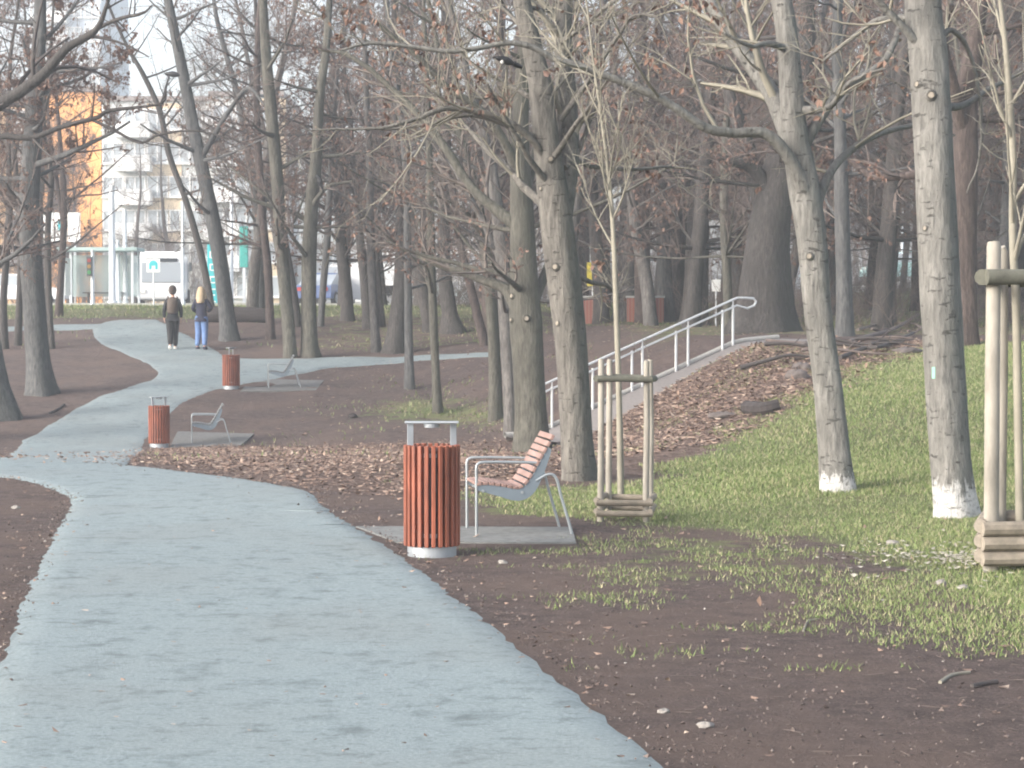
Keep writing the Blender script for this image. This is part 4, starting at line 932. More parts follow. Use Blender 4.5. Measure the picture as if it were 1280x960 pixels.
def person(label, loc, rz, pose, jacket, trousers, shoes, hair, long_hair, cap=None, pack=None, h=1.0):
    t = thing('person', label, 'person', loc, rz, 'couple walking away along the path'); t.scale = (h,) * 3
    L = pose
    J = {'pel': (0, 0, .96, .14, .11), 'spi': (0, .0, 1.12, .145, .105), 'che': (0, .01, 1.30, .165, .115), 'col': (0, 0, 1.43, .085, .07), 'nec': (0, .01, 1.49, .052),
         'chin': (0, .035, 1.555, .062, .065), 'hed': (0, .02, 1.64, .078, .092), 'top': (0, .01, 1.71, .06, .07), 'nose': (0, .118, 1.625, .012), 'nos0': (0, .09, 1.635, .02)}
    E = [('pel', 'spi'), ('spi', 'che'), ('che', 'col'), ('col', 'nec'), ('nec', 'chin'), ('chin', 'hed'), ('hed', 'top'), ('hed', 'nos0'), ('nos0', 'nose')]
    for s, sg in (('l', -1), ('r', 1)):
        J['sh' + s] = (sg * .165, 0, 1.40, .055); J['el' + s] = L['el' + s] + (.042,); J['wr' + s] = L['wr' + s] + (.027, .027)
        J['hip' + s] = (sg * .085, 0, .90, .088); J['kn' + s] = L['kn' + s] + (.058,); J['an' + s] = L['an' + s] + (.040,); J['to' + s] = L['to' + s] + (.032,)
        wr = np.array(L['wr' + s]); d = unit(wr - np.array(L['el' + s])); pm = wr + d * .085
        J['pa' + s] = tuple(pm) + (.034, .018)
        E += [('che', 'sh' + s), ('sh' + s, 'el' + s), ('el' + s, 'wr' + s), ('wr' + s, 'pa' + s), ('pel', 'hip' + s), ('hip' + s, 'kn' + s), ('kn' + s, 'an' + s), ('an' + s, 'to' + s)]
        side = unit(np.cross(d, np.array([1., 0, 0])))
        for q_, ln in enumerate((.062, .075, .070, .055)):
            b0 = pm + side * (q_ - 1.5) * .019; n0 = 'f%s%d' % (s, q_)
            J[n0 + 'a'] = tuple(b0) + (.0095,); J[n0 + 'b'] = tuple(b0 + d * ln * .6 + np.array([-sg * .006, 0, 0])) + (.009,); J[n0 + 'c'] = tuple(b0 + d * ln + np.array([-sg * .022, 0, 0])) + (.007,)
            E += [(n0 + 'a', n0 + 'b'), (n0 + 'b', n0 + 'c')]
        b0 = wr + d * .035 + side * -.028; n0 = 'th' + s
        J[n0 + 'a'] = tuple(b0) + (.011,); J[n0 + 'b'] = tuple(b0 + d * .03 - side * .022) + (.010,); J[n0 + 'c'] = tuple(b0 + d * .06 - side * .026) + (.008,)
        E += [(n0 + 'a', n0 + 'b'), (n0 + 'b', n0 + 'c')]
    roots = ['pel'] + [k for k in J if (k[0] == 'f' or k[:2] == 'th') and k.endswith('a')]
    skin_obj('body', J, E, M['skin'], t, roots, 1)
    def sub(keys, edges, grow, add=()):
        K = {k: J[k][:3] + tuple(v * grow[0] + grow[1] for v in (J[k][3:] if len(J[k]) > 4 else (J[k][3], J[k][3]))) for k in keys}
        for n_, v in add: K[n_] = v
        return K, edges
    J['hem'] = (0, 0, .90, .125, .095)
    K, e = sub(['hem', 'pel', 'spi', 'che', 'col', 'shl', 'shr', 'ell', 'elr', 'wrl', 'wrr'], [('hem', 'pel'), ('pel', 'spi'), ('spi', 'che'), ('che', 'col'), ('che', 'shl'), ('che', 'shr'), ('shl', 'ell'), ('shr', 'elr'), ('ell', 'wrl'), ('elr', 'wrr')], (1.12, .016))
    skin_obj('jacket', K, e, jacket, t, ['pel'], 2)
    K, e = sub(['hipl', 'hipr', 'knl', 'knr', 'anl', 'anr'], [('w', 'hipl'), ('w', 'hipr'), ('hipl', 'knl'), ('knl', 'anl'), ('hipr', 'knr'), ('knr', 'anr')], (1.2, .026), [('w', (0, 0, 1.02, .125, .095))])
    skin_obj('trousers', K, e, trousers, t, ['w'], 2)
    for s in ('l', 'r'):
        a = np.array(L['an' + s]); q_ = np.array(L['to' + s])
        b = AB(); heel = a + np.array([0, -.055, 0]); heel[2] = q_[2] + (a[2] - q_[2] - .055) * .4
        b.tube([heel + UP * .0, a * .6 + q_ * .4 - UP * .012, q_, q_ + np.array([0, .05, -.004])], [.040, .052, .050, .026], 12)
        b.build('shoe', shoes, t, smooth=True)
    b = AB()
    if long_hair:
        b.tube(smoothline([(0, -.01, 1.79), (0, -.03, 1.75), (0, -.045, 1.66), (0, -.07, 1.55), (0, -.09, 1.44), (0, -.10, 1.36), (0, -.10, 1.33)], 18), np.interp(np.linspace(0, 1, 18), [0, .15, .4, .7, .95, 1], [.03, .09, .115, .12, .10, .04]), 16)
        for sg in (-1, 1): b.tube(smoothline([(sg * .05, .0, 1.74), (sg * .095, .01, 1.64), (sg * .11, .0, 1.5), (sg * .10, -.02, 1.4)], 10), [.04] * 5 + [.045] * 4 + [.02], 10)
    else:
        b.tube(smoothline([(0, -.0, 1.79), (0, -.012, 1.75), (0, -.02, 1.68), (0, -.03, 1.6), (0, -.03, 1.56)], 10), [.03, .075, .098, .103, .104, .103, .10, .09, .07, .05], 16)
    b.build('hair', hair, t, smooth=True)
    if cap:
        b = AB(); b.lathe([(.104, 1.66), (.110, 1.70), (.105, 1.75), (.075, 1.80), (.03, 1.825), (0, 1.828)], (0, .005, 0), 20); b.lathe([(.104, 1.655), (.116, 1.66), (.116, 1.69), (.106, 1.695)], (0, .005, 0), 20)
        b.build('cap', cap, t, smooth=True)
    if pack:
        b = AB(); b.tube(smoothline([(0, -.19, 1.03), (0, -.20, 1.08), (0, -.215, 1.2), (0, -.205, 1.34), (0, -.18, 1.42), (0, -.16, 1.45)], 14), np.interp(np.linspace(0, 1, 14), [0, .1, .4, .8, 1], [.09, .125, .135, .12, .06]), 16)
        o = b.build('backpack', pack, t, smooth=True); o.scale = (1.15, .85, 1)
        for sg in (-1, 1):
            c = AB(); c.tube(smoothline([(sg * .09, -.13, 1.41), (sg * .11, -.03, 1.50), (sg * .12, .13, 1.42), (sg * .13, .15, 1.25), (sg * .15, .0, 1.12), (sg * .11, -.14, 1.08)], 20), .016, 6); q2 = c.build('strap', pack, o, smooth=True)
    return t
g = ground(216, 437)
walkA = dict(ell=(-.235, -.03, 1.13), elr=(.235, -.04, 1.13), wrl=(-.235, .08, .90), wrr=(.235, .05, .90), knl=(-.075, -.03, .50), knr=(.075, .07, .50), anl=(-.065, -.22, .125), anr=(.065, .12, .085), tol=(-.07, -.11, .045), tor=(.075, .27, .035))
person('walker in a black jacket with a brown backpack and dark cap', g, R(8), walkA, cloth('black_jacket', (.010, .012, .016)), cloth('black_trousers', (.010, .010, .012)),
       cloth('white_shoes', (.6, .6, .58)), cloth('dark_hair', (.05, .035, .03)), False, cap=cloth('grey_cap', (.07, .08, .07)), pack=cloth('brown_backpack', (.075, .057, .046)), h=1.0)
g = ground(252, 437)
walkB = dict(ell=(-.26, .02, 1.16), elr=(.29, -.0, 1.17), wrl=(-.16, .20, 1.06), wrr=(.13, .22, 1.10), knl=(-.10, .05, .50), knr=(.10, .0, .50), anl=(-.13, .02, .085), anr=(.12, -.13, .10), tol=(-.14, .16, .035), tor=(.13, .0, .04))
person('walker with long blonde hair in a navy jacket and loose light blue jeans', g, R(-6), walkB, cloth('navy_jacket', (.012, .014, .035)), cloth('blue_jeans', (.10, .17, .34)),
       cloth('dark_shoes', (.03, .03, .06)), cloth('blonde_hair', (.42, .32, .21)), True, h=.99)

# ------------------------------------------------------------------ small things
M['log'] = simple('dark_wet_log', (.032, .026, .026), .9, var=.4, scale=6, stretch=(.4, 2, 2))
a, c = ground(262, 403), ground(335, 404); Yl = 66.5
P = [np.array([(px - 640) / F * Yl, Yl, tz((px - 640) / F * Yl, Yl) + .22]) for px in (258, 285, 312, 337)]
b = AB(); b.tube(smoothline(P, 16), np.interp(np.linspace(0, 1, 16), [0, .1, .9, 1], [.25, .29, .25, .22]), 14)
lg = thing('fallen_log', 'long dark fallen log behind the leaning tree and the walkers', 'log', P[0]); b.build('stem', M['log'], lg, smooth=True, origin=P[0])
b = AB(); d = unit(P[-1] - P[-2]); b.tube([P[-1], P[-1] + d * .02], [.20, .19], 14); b.build('sawn_end', M['cut'], lg, origin=P[0])

M['stone'] = simple('dark_stone', (.10, .085, .08), .9, var=.4, scale=9, bmp=.6)
def rock(label, px, py, size, mat='stone', name='rock', cat='stone', sq=(1, 1, .6), sd=1, grp=None):
    g = ground(px, py); rg = np.random.RandomState(sd); n, m = 12, 20; V = []
    ph = rg.uniform(0, 6, 6)
    for i in range(n):
        th = math.pi * i / (n - 1)
        for j in range(m):
            a = 2 * math.pi * j / m; r = size * (1 + .18 * math.sin(2 * a + ph[0]) * math.sin(th) + .12 * math.sin(3 * a + ph[1] + 2 * th) + .1 * math.sin(5 * a + 3 * th + ph[2]) * math.sin(th) + .09 * math.sin(7 * th + 2 * a + ph[3]) * math.sin(th) + rg.normal(0, .03))
            V.append((r * math.sin(th) * math.cos(a) * sq[0], r * math.sin(th) * math.sin(a) * sq[1], r * math.cos(th) * sq[2] + size * sq[2] * .35))
    Q = [(i * m + j, (i + 1) * m + j, (i + 1) * m + (j + 1) % m, i * m + (j + 1) % m) for i in range(n - 1) for j in range(m)]
    b = AB(); b.add(V, Q); o = b.build(name, M[mat], smooth=True); o.location = g; return tag(o, label, cat, grp)
rock('flat dark stone lowest along the border of leaves and grass', 905, 522, .13, sq=(1.6, 1, .45), sd=1)
rock('small round stone half buried on the leafy bank', 1001, 462, .13, sd=2)
rock('dark stone just below the small round one on the leafy bank', 997, 474, .15, sq=(1.1, 1, .7), sd=3)
rock('dark flat stone lying at the crest of the grass bank', 1135, 441, .17, sq=(1.6, 1, .4), sd=4)
rock('dark stone at the foot of the massive old tree', 1007, 434, .12, sd=5)
rock('small dark clod at the border of soil and grass patch', 441, 522, .11, 'log', 'clod', 'clod of earth', sd=6)
M['pale_stone'] = simple('pale_stone', (.24, .225, .21), .9, var=.2)
for k, (px, py, s_, lab) in enumerate([(628, 705, .025, 'tiny pale stone on the soil right of the nearest bin'), (830, 893, .02, 'pale pebble on the soil close to the path edge'), (882, 911, .024, 'whitish pebble beside a dark clod at the path edge'),
        (1115, 681, .035, 'pale stone in the grass left of the whitewashed trunk foot'), (1176, 731, .03, 'white stone in the grass below the whitewashed trunk'), (1204, 737, .03, 'white chip right of the stone below the whitewashed trunk'), (20, 636, .03, 'pale chip on the brown soil left of the path')]):
    rock(lab, px, py, s_, 'pale_stone', 'pebble', 'pebble', (1.3, 1, .7), 20 + k)
def stick(label, pts, r, mat, name='log', cat='log', ends=True, lift=.0):
    P = [ground(px, py) + UP * (r * .7 + lift) for px, py in pts]; b = AB(); Cc = smoothline(P, 4 * len(P)); rg = np.random.RandomState(int(pts[0][0]))
    b.tube(Cc, r * (1 + rg.normal(0, .06, len(Cc))), 9, capm=1)
    o = b.build(name, [M[mat], M['cut'] if ends else M[mat]], smooth=False); return tag(o, label, cat)
stick('short dark log with a pale sawn end on the border of leaves and grass', [(934, 516), (955, 518), (974, 514)], .10, 'log')
stick('dead branch lying along the crest left of the thickest pale tree', [(1062, 433), (1090, 424), (1120, 414), (1148, 396)], .045, 'twig_brown', 'fallen_branch', 'branch', False, .05)
stick('second dead branch lower on the crest left of the thickest pale tree', [(1050, 452), (1078, 441), (1108, 436), (1142, 420)], .035, 'twig_dark', 'fallen_branch', 'branch', False, .04)
stick('forked dead branch resting against the crest between the pale trees', [(1072, 418), (1100, 410), (1140, 409), (1155, 418)], .03, 'twig_brown', 'fallen_branch', 'branch', False, .08)
stick('stick lying on the brown soil beside the thick slate tree', [(62, 518), (72, 513), (80, 507)], .03, 'twig_dark', 'fallen_branch', 'branch', False)
stick('thin stick on the soil above the lower right corner', [(1175, 856), (1190, 846), (1212, 842)], .009, 'twig_pale', 'stick', 'stick', False)
stick('dark short stick on the soil at the lower right', [(1215, 862), (1232, 858), (1246, 855)], .012, 'twig_dark', 'stick', 'stick', False)
stick('bent twig on the bare soil in front of the grass edge', [(1004, 790), (1010, 778), (1022, 776)], .006, 'twig_pale', 'stick', 'stick', False)

rg_ = np.random.RandomState(4)
places = ['between the two pale trees', 'left of the forked pale tree', 'near the massive old tree']
for k in range(14):
    px = rg_.uniform(1055, 1150) if k < 9 else rg_.uniform(960, 1035); py = 436 - (px - 1055) * .18 + rg_.uniform(-14, 12)
    g = ground(px, py); az = rg_.uniform(-.6, 1.2); L = rg_.uniform(.6, 1.6); d = np.array([math.cos(az), math.sin(az) * .5, 0])
    P = []
    for q_ in (-.5, -.15, .2, .5):
        v = g + d * L * q_; P.append(np.array([v[0], v[1], tz(v[0], v[1]) + .05 + rg_.uniform(0, .09)]))
    b = AB(); Cc = smoothline(P, 14); b.tube(Cc, np.linspace(.035, .012, 14) * rg_.uniform(.6, 1.3), 7)
    e_ = Cc[6]; b.tube([e_, e_ + np.array([d[0] * .2, .1, .18]) * L * .6], [.014, .005], 5)
    o = b.build('dead_branch', M['twig_dark' if k % 2 else 'twig_brown'], smooth=True)
    tag(o, 'dead branch tangled on the crest ' + ('between the two pale trees' if k < 9 else 'left of the forked pale tree'), 'branch', 'dead branches on the crest ' + ('between the two pale trees' if k < 9 else 'left of the forked pale tree'))
# birds
M['crow'] = simple('black_plumage', (.012, .012, .014), .5, var=.1, bmp=0)
M['white_plume'] = simple('white_plumage', (.7, .7, .7), .7, var=.05, bmp=0)
def bird(label, px, py, Y, rz, L=.42, pitch=.9, belly=None):
    p = at(px, py, Y); t = thing('bird', label, 'bird', p, rz)
    c, s = math.cos(pitch), math.sin(pitch)
    ax = np.array([c, 0, s])
    b = AB(); ts = np.array([-.5, -.42, -.3, -.1, .08, .22, .30, .38, .45, .50]); rr_ = np.array([.012, .03, .05, .085, .09, .065, .055, .052, .03, .006])
    pts = np.array([ax * q_ * L for q_ in ts]); pts[6:] += np.array([.03, 0, -.01]) * L * 2
    b.tube(pts, rr_ * L / .42 * .85, 12); b.build('body', M['crow'], t, smooth=True)
    b = AB(); e_ = ax * -.35 * L; b.tube([e_, e_ - ax * L * .25, e_ - ax * L * .42], [.03, .025, .018], 6); b.build('tail', M['crow'], t, smooth=True)
    b = AB(); h_ = pts[-2]; b.tube([h_, h_ + np.array([.055, 0, -.012])], [.013, .002], 6); b.build('beak', M['crow'], t, smooth=True)
    for sg in (-1, 1):
        b = AB(); b.tube([ax * -.08 * L + np.array([.03, sg * .025, -.05]), ax * -.08 * L + np.array([.05, sg * .03, -.13])], .005, 5); b.build('leg', M['crow'], t)
    if belly:
        b = AB(); b.lathe([(0, -.03), (.02, -.022), (.028, 0), (.02, .022), (0, .03)], ax * .02 + np.array([.022, 0, -.008]), 10); b.build('breast', M['white_plume'], t, smooth=True)
gm = ground(388, 446)[1]
bird('black crow perched upright on the stout mossy tree', 400, 227, gm - .5, R(200), .42, 1.25)
bird('dark bird with a white breast perched on the long bough above the knotty tree', 633, 76, 20.2, R(200), .22, .35, True)
bird('black bird sitting on the leaning tree high above the walkers', 217, 93, ground(287, 425)[1] - .1, R(180), .5, .15)

# green tag on the thick pale trunk
M['teal'] = simple('teal_paint', (.03, .30, .27), .5, var=.1, bmp=0)
M['tag'] = simple('green_tag', (.20, .42, .33), .5, var=.1, bmp=0)
gR = ground(1194, 645); p = at(1167, 466, gR[1] - .20)
b = AB(); b.box((0, 0, 0), (.035, .006, .10), rz=-.9); o = b.build('tree_tag', M['tag'], bevel=.002); o.location = p; tag(o, 'small pale green tag fixed to the thickest pale trunk', 'tag')
# ------------------------------------------------------------------ buildings
M['yellow'] = simple('sun_glow_yellow_render', (.80, .36, .11), .8, var=.06, scale=.6, bmp=0)  # the gable's low-sun glow is put into this saturated base colour
M['yellow_side'] = simple('ochre_render', (.62, .40, .2), .8, var=.1, scale=.6, bmp=0)
M['white_wall'] = simple('pale_render', (.50, .52, .52), .85, var=.08, scale=.5, bmp=0)
M['beige_wall'] = simple('beige_render', (.62, .50, .36), .85, var=.08, scale=.5, bmp=0)
M['tower_wall'] = simple('blue_grey_render', (.50, .55, .62), .85, var=.1, scale=.4, bmp=0)
M['bright_wall'] = simple('white_render', (.66, .67, .69), .8, var=.05, scale=.5, bmp=0)
M['frame'] = simple('white_frame', (.7, .7, .7), .6, var=.05, bmp=0)
M['roof'] = simple('flat_roof', (.25, .22, .21), .9, var=.1, bmp=0)
m, nt, b_ = newmat('window_glass'); b_.inputs['Base Color'].default_value = (.36, .40, .44, 1); b_.inputs['Roughness'].default_value = .12; b_.inputs['Specular IOR Level'].default_value = .8; M['glass'] = m  # pane colour lightened to stand in for sky reflection and distance fade
def house(name, label, px0, px1, ptop, Y, depth, wall, floors=6, cols=5, zb=2.0, stripe=None, win=True, balcony=(), roofm='roof', face='beige_wall', cat='building', wsize=(1.5, 1.5)):
    s = F / Y; x0, x1 = (px0 - 640) / s, (px1 - 640) / s; top = EYE + (400 - ptop) / s; w = x1 - x0; H = top - zb
    t = thing(name, label, cat, ((x0 + x1) / 2, Y, zb))
    b = AB(); b.box((0, depth / 2, H / 2 - .5), (w, depth, H + 1)); b.build('wall', M[wall], t)
    b = AB(); b.box((0, depth / 2, H + .2), (w + .5, depth + .5, .38)); b.build('roof', M[roofm], t)
    if stripe:
        c, sw = stripe; b = AB(); b.box((c * w / 2, -.06, H / 2), (sw, .12, H - .3)); b.build('wall_panel', M[face], t)
    if win:
        fh = (H - 1) / floors; me_f = me_g = None
        for r_ in range(floors):
            for k in range(cols):
                cx = -w / 2 + (k + .5) * w / cols; cz = .9 + r_ * fh + fh * .5
                if me_f is None:
                    a, c_ = wsize; b = AB()
                    for dx in (-a / 2, 0, a / 2): b.box((dx, 0, 0), (.10, .14, c_))
                    for dz in (-c_ / 2, c_ / 2): b.box((0, 0, dz), (a + .12, .16, .10))
                    b.box((0, -.08, -c_ / 2 - .08), (a + .3, .22, .05)); me_f = b.mesh('window', [M['frame']])
                    b = AB(); b.box((0, .02, 0), (a - .06, .06, c_ - .06)); me_g = b.mesh('pane', [M['glass']])
                o = bpy.data.objects.new('window', me_f); COL.objects.link(o); o.parent = t; o.location = (cx, -.19 if stripe and abs(cx - stripe[0] * w / 2) < stripe[1] / 2 + .9 else -.06, cz)
                g_ = bpy.data.objects.new('pane', me_g); COL.objects.link(g_); g_.parent = o
        for k in balcony:
            for r_ in range(1, floors):
                b = AB(); cx = -w / 2 + (k + .5) * w / cols; cz = .9 + r_ * fh
                b.box((cx, -.75, cz - .08), (2.6, 1.4, .16)); b.box((cx, -1.42, cz + .5), (2.6, .08, 1.0))
                for sx in (-1.27, 1.27): b.box((cx + sx, -.74, cz + .5), (.07, 1.32, 1.0))
                b.build('balcony', M['bright_wall'], t)
    return t
house('apartment_tower', 'tall blue-grey apartment tower rising out of the top of the photo behind the yellow building', 40, 129, -60, 225, 16, 'tower_wall', 15, 4, balcony=(1,))
house('apartment_building', 'sunlit orange-yellow windowless gable of an apartment block on the left', 48, 128, 116, 158, 14, 'yellow', 6, 4, win=False)
house('apartment_building', 'long apartment block to the left of the yellow gable behind the dark trunks', -190, 46, 128, 161, 12, 'yellow_side', 6, 6)
house('apartment_building', 'pale apartment block with a beige stripe behind the bus', 129, 268, 128, 157, 13, 'white_wall', 6, 5, stripe=(.12, 2.6), balcony=(1,))
house('apartment_building', 'pale apartment block with beige end behind the thin leaning trees', 266, 352, 122, 155, 13, 'white_wall', 6, 3, stripe=(.72, 2.2), balcony=(0,))
house('apartment_building', 'long low bright white building behind the trees in the middle', 372, 640, 312, 158, 12, 'bright_wall', 2, 9, wsize=(1.2, 1.5))

# ------------------------------------------------------------------ street furniture
M['pole'] = simple('pale_pole', (.62, .66, .70), .5, metal=.2, var=.06, bmp=0)
M['sign_white'] = simple('sign_white', (.80, .82, .82), .5, var=.02, bmp=0)
M['sign_teal'] = simple('sign_teal', (.03, .42, .48), .5, var=.04, bmp=0)
M['dark_metal'] = simple('dark_metal', (.05, .06, .07), .5, metal=.3, var=.1, bmp=0)
def pole(label, px, ptop, pbot, Y, w, lamp=False, arm=0):
    s = F / Y; x = (px - 640) / s; z = tz(x, Y); H = EYE + (400 - ptop) / s - z
    t = thing('street_pole' if not lamp else 'street_lamp', label, 'street lamp' if lamp else 'pole', (x, Y, z))
    b = AB(); r = w / s / 2; b.tube([(0, 0, -.1), (0, 0, .25), (0, 0, .26), (0, 0, H)], [r * 1.35, r * 1.35, r, r * .7], 12); b.build('shaft', M['pole'], t, smooth=True)
    if lamp:
        b = AB(); b.tube(smoothline([(0, 0, H - .1), (.3, 0, H + .25), (1.2, 0, H + .35)], 10), r * .5, 8); b.build('arm', M['pole'], t, smooth=True)
        b = AB(); b.box((1.45, 0, H + .33), (.7, .24, .1)); b.build('lamp_head', M['dark_metal'], t, bevel=.02)
    return t
pole('thickest pale pole beside the bus shelter', 141, 232, 385, 92.5, 9)
pole('pale blue-grey pole directly behind the thickest pole', 148, 300, 385, 94, 6)
pole('pale pole between the shelter and the white bus', 157, 262, 385, 95, 6)
pole('slim white pole rising beside the two walkers', 229, 252, 385, 91, 4.5)
pole('slate blue lamp post just right of the tall leaning tree', 290, 130, 385, 93, 4.5, True)
pole('short pale post with a dark traffic light left of the shelter', 116, 312, 385, 91.5, 4)
pole('white pole behind the thick mossy trunk', 386, 300, 378, 96, 6)
pole('pale pole beside the dark-roofed pickup', 428, 250, 376, 95, 5)
pole('white pole seen between the forked pale tree and the thickest pale tree', 1127, 282, 340, 98, 4)
t = thing('traffic_light', 'small dark traffic light beside the shelter', 'traffic light', at(112, 333, 91.4)); b = AB(); b.box((0, 0, 0), (.24, .2, .85)); b.build('housing', M['dark_metal'], t, bevel=.02)
for k, c_ in enumerate(((.25, .02, .02), (.25, .14, .02), (.02, .2, .05))):
    mm = simple('lens_%d' % k, c_, .3, var=.05, bmp=0); b = AB(); b.tube([(0, -.10, .26 - .26 * k), (0, -.13, .26 - .26 * k)], .085, 12); b.build('lens', mm, t)
# crossing sign: white square with teal disc and a white arrow
Ys = 91.; p = at(192, 332, Ys); zt = tz(p[0], Ys); t = thing('road_sign', 'square white and turquoise sign on a post in front of the white bus', 'road sign', (p[0], Ys, zt))
b = AB(); b.tube([(0, 0, -.1), (0, 0, p[2] - zt + .3)], .035, 8); b.build('post', M['pole'], t, smooth=True)
b = AB(); b.box((0, -.05, p[2] - zt), (.58, .03, .58)); b.build('plate', M['sign_white'], t, bevel=.01)
b = AB(); a_ = np.linspace(0, math.pi, 14); V = [(.19 * math.cos(q_), .04 + .19 * math.sin(q_)) for q_ in a_] + [(-.19, -.16), (-.08, -.16), (-.08, -.02), (.08, -.02), (.08, -.16), (.19, -.16)]
n = len(V); zc = p[2] - zt
b.add([(x, -.075, zc + z) for x, z in V[:14]] + [(0, -.075, zc - .02)], T=[(i + 1, i, 14) for i in range(13)])
b.box((-.135, -.073, zc - .07), (.11, .01, .2)); b.box((.135, -.073, zc - .07), (.11, .01, .2)); b.build('pictogram', M['sign_teal'], t)

# bus shelter
m, nt, b_ = newmat('shelter_glass'); b_.inputs['Base Color'].default_value = (.55, .68, .68, 1); b_.inputs['Roughness'].default_value = .1; b_.inputs['Alpha'].default_value = .45; M['sglass'] = m
x0, x1, Yn = (82 - 640) / F * 94, (168 - 640) / F * 94, 94.; zs = tz((x0 + x1) / 2, Yn) + .14
t = thing('bus_shelter', 'glass bus shelter with a flat pale roof left of the white bus', 'bus shelter', (x0, Yn, zs)); Wd = x1 - x0
b = AB(); b.box((Wd / 2, .4, 2.42), (Wd + .5, 2.0, .16)); b.build('roof', simple('shelter_roof', (.32, .42, .42), .6, var=.08, bmp=0), t, bevel=.02)
for k in range(4):
    b = AB(); b.box((Wd * k / 3, 1.2, 1.17), (.10, .10, 2.34)); b.build('post', M['pole'], t)
    if k in (0, 3): b = AB(); b.box((Wd * k / 3, -.4, 1.17), (.10, .10, 2.34)); b.build('post', M['pole'], t)
for k in range(3):
    b = AB(); b.box((Wd * (k + .5) / 3, 1.2, 1.25), (Wd / 3 - .14, .02, 1.9)); b.build('glass_panel', M['sglass'], t)
b = AB(); b.box((Wd, .4, 1.25), (.02, 1.45, 1.8)); b.build('glass_panel', M['sglass'], t)
b = AB(); b.box((Wd * .5, .95, .48), (Wd * .6, .35, .05)); b.box((Wd * .28, .95, .23), (.06, .3, .46)); b.box((Wd * .72, .95, .23), (.06, .3, .46)); b.build('bench', M['dark_metal'], t)
b = AB(); b.box((-.0, .4, 1.2), (.08, 1.2, 1.7)); b.build('poster_panel', M['sign_white'], t)
# billboard
Yb = 122.; p = at(76, 284, Yb); zt = tz(p[0], Yb); t = thing('billboard', 'white billboard on posts below the yellow gable', 'billboard', (p[0], Yb, zt)); hz_ = p[2] - zt
for k in (-1, 0, 1):
    b = AB(); b.box((k * .78, 0, hz_), (.72, .10, 1.7)); b.build('panel', M['sign_white'], t, bevel=.01)
for k in (-1, 1): b = AB(); b.box((k * .8, .12, hz_ / 2), (.12, .12, hz_ + 1.4)); b.build('post', M['pole'], t)
b = AB(); b.box((0, -.06, hz_ + .1), (.3, .02, .5)); b.build('print', M['sign_teal'], t)
# teal pylon
Yb = 92.5; p = at(266, 344, Yb); zt = tz(p[0], Yb); t = thing('sign_pylon', 'tall turquoise sign pylon beside the leaning trees', 'sign', (p[0], Yb, zt)); top = EYE + 96 / (F / Yb) - zt
b = AB(); b.box((0, 0, top / 2), (.46, .16, top)); b.build('panel', M['sign_teal'], t, bevel=.02)
for k in range(5):
    b = AB(); z = top - .4 - k * .55; b.box((0, -.09, z), (.26, .02, .06)); b.box((-.1, -.09, z - .14), (.06, .02, .24)); b.box((.02, -.09, z - .26), (.18, .02, .05)); b.build('marking', M['sign_white'], t)
Yb = 97.; p = at(305, 320, Yb); zt = tz(p[0], Yb); t = thing('sign_pylon', 'second turquoise pylon with a broader head right of the first', 'sign', (p[0], Yb, zt)); top = EYE + 118 / (F / Yb) - zt
b = AB(); b.box((0, 0, top - 1.0), (.38, .18, 1.9)); b.build('panel', M['teal'], t, bevel=.03); b = AB(); b.box((0, .02, top / 2 - .6), (.14, .12, top - 1.3)); b.build('post', M['pole'], t)

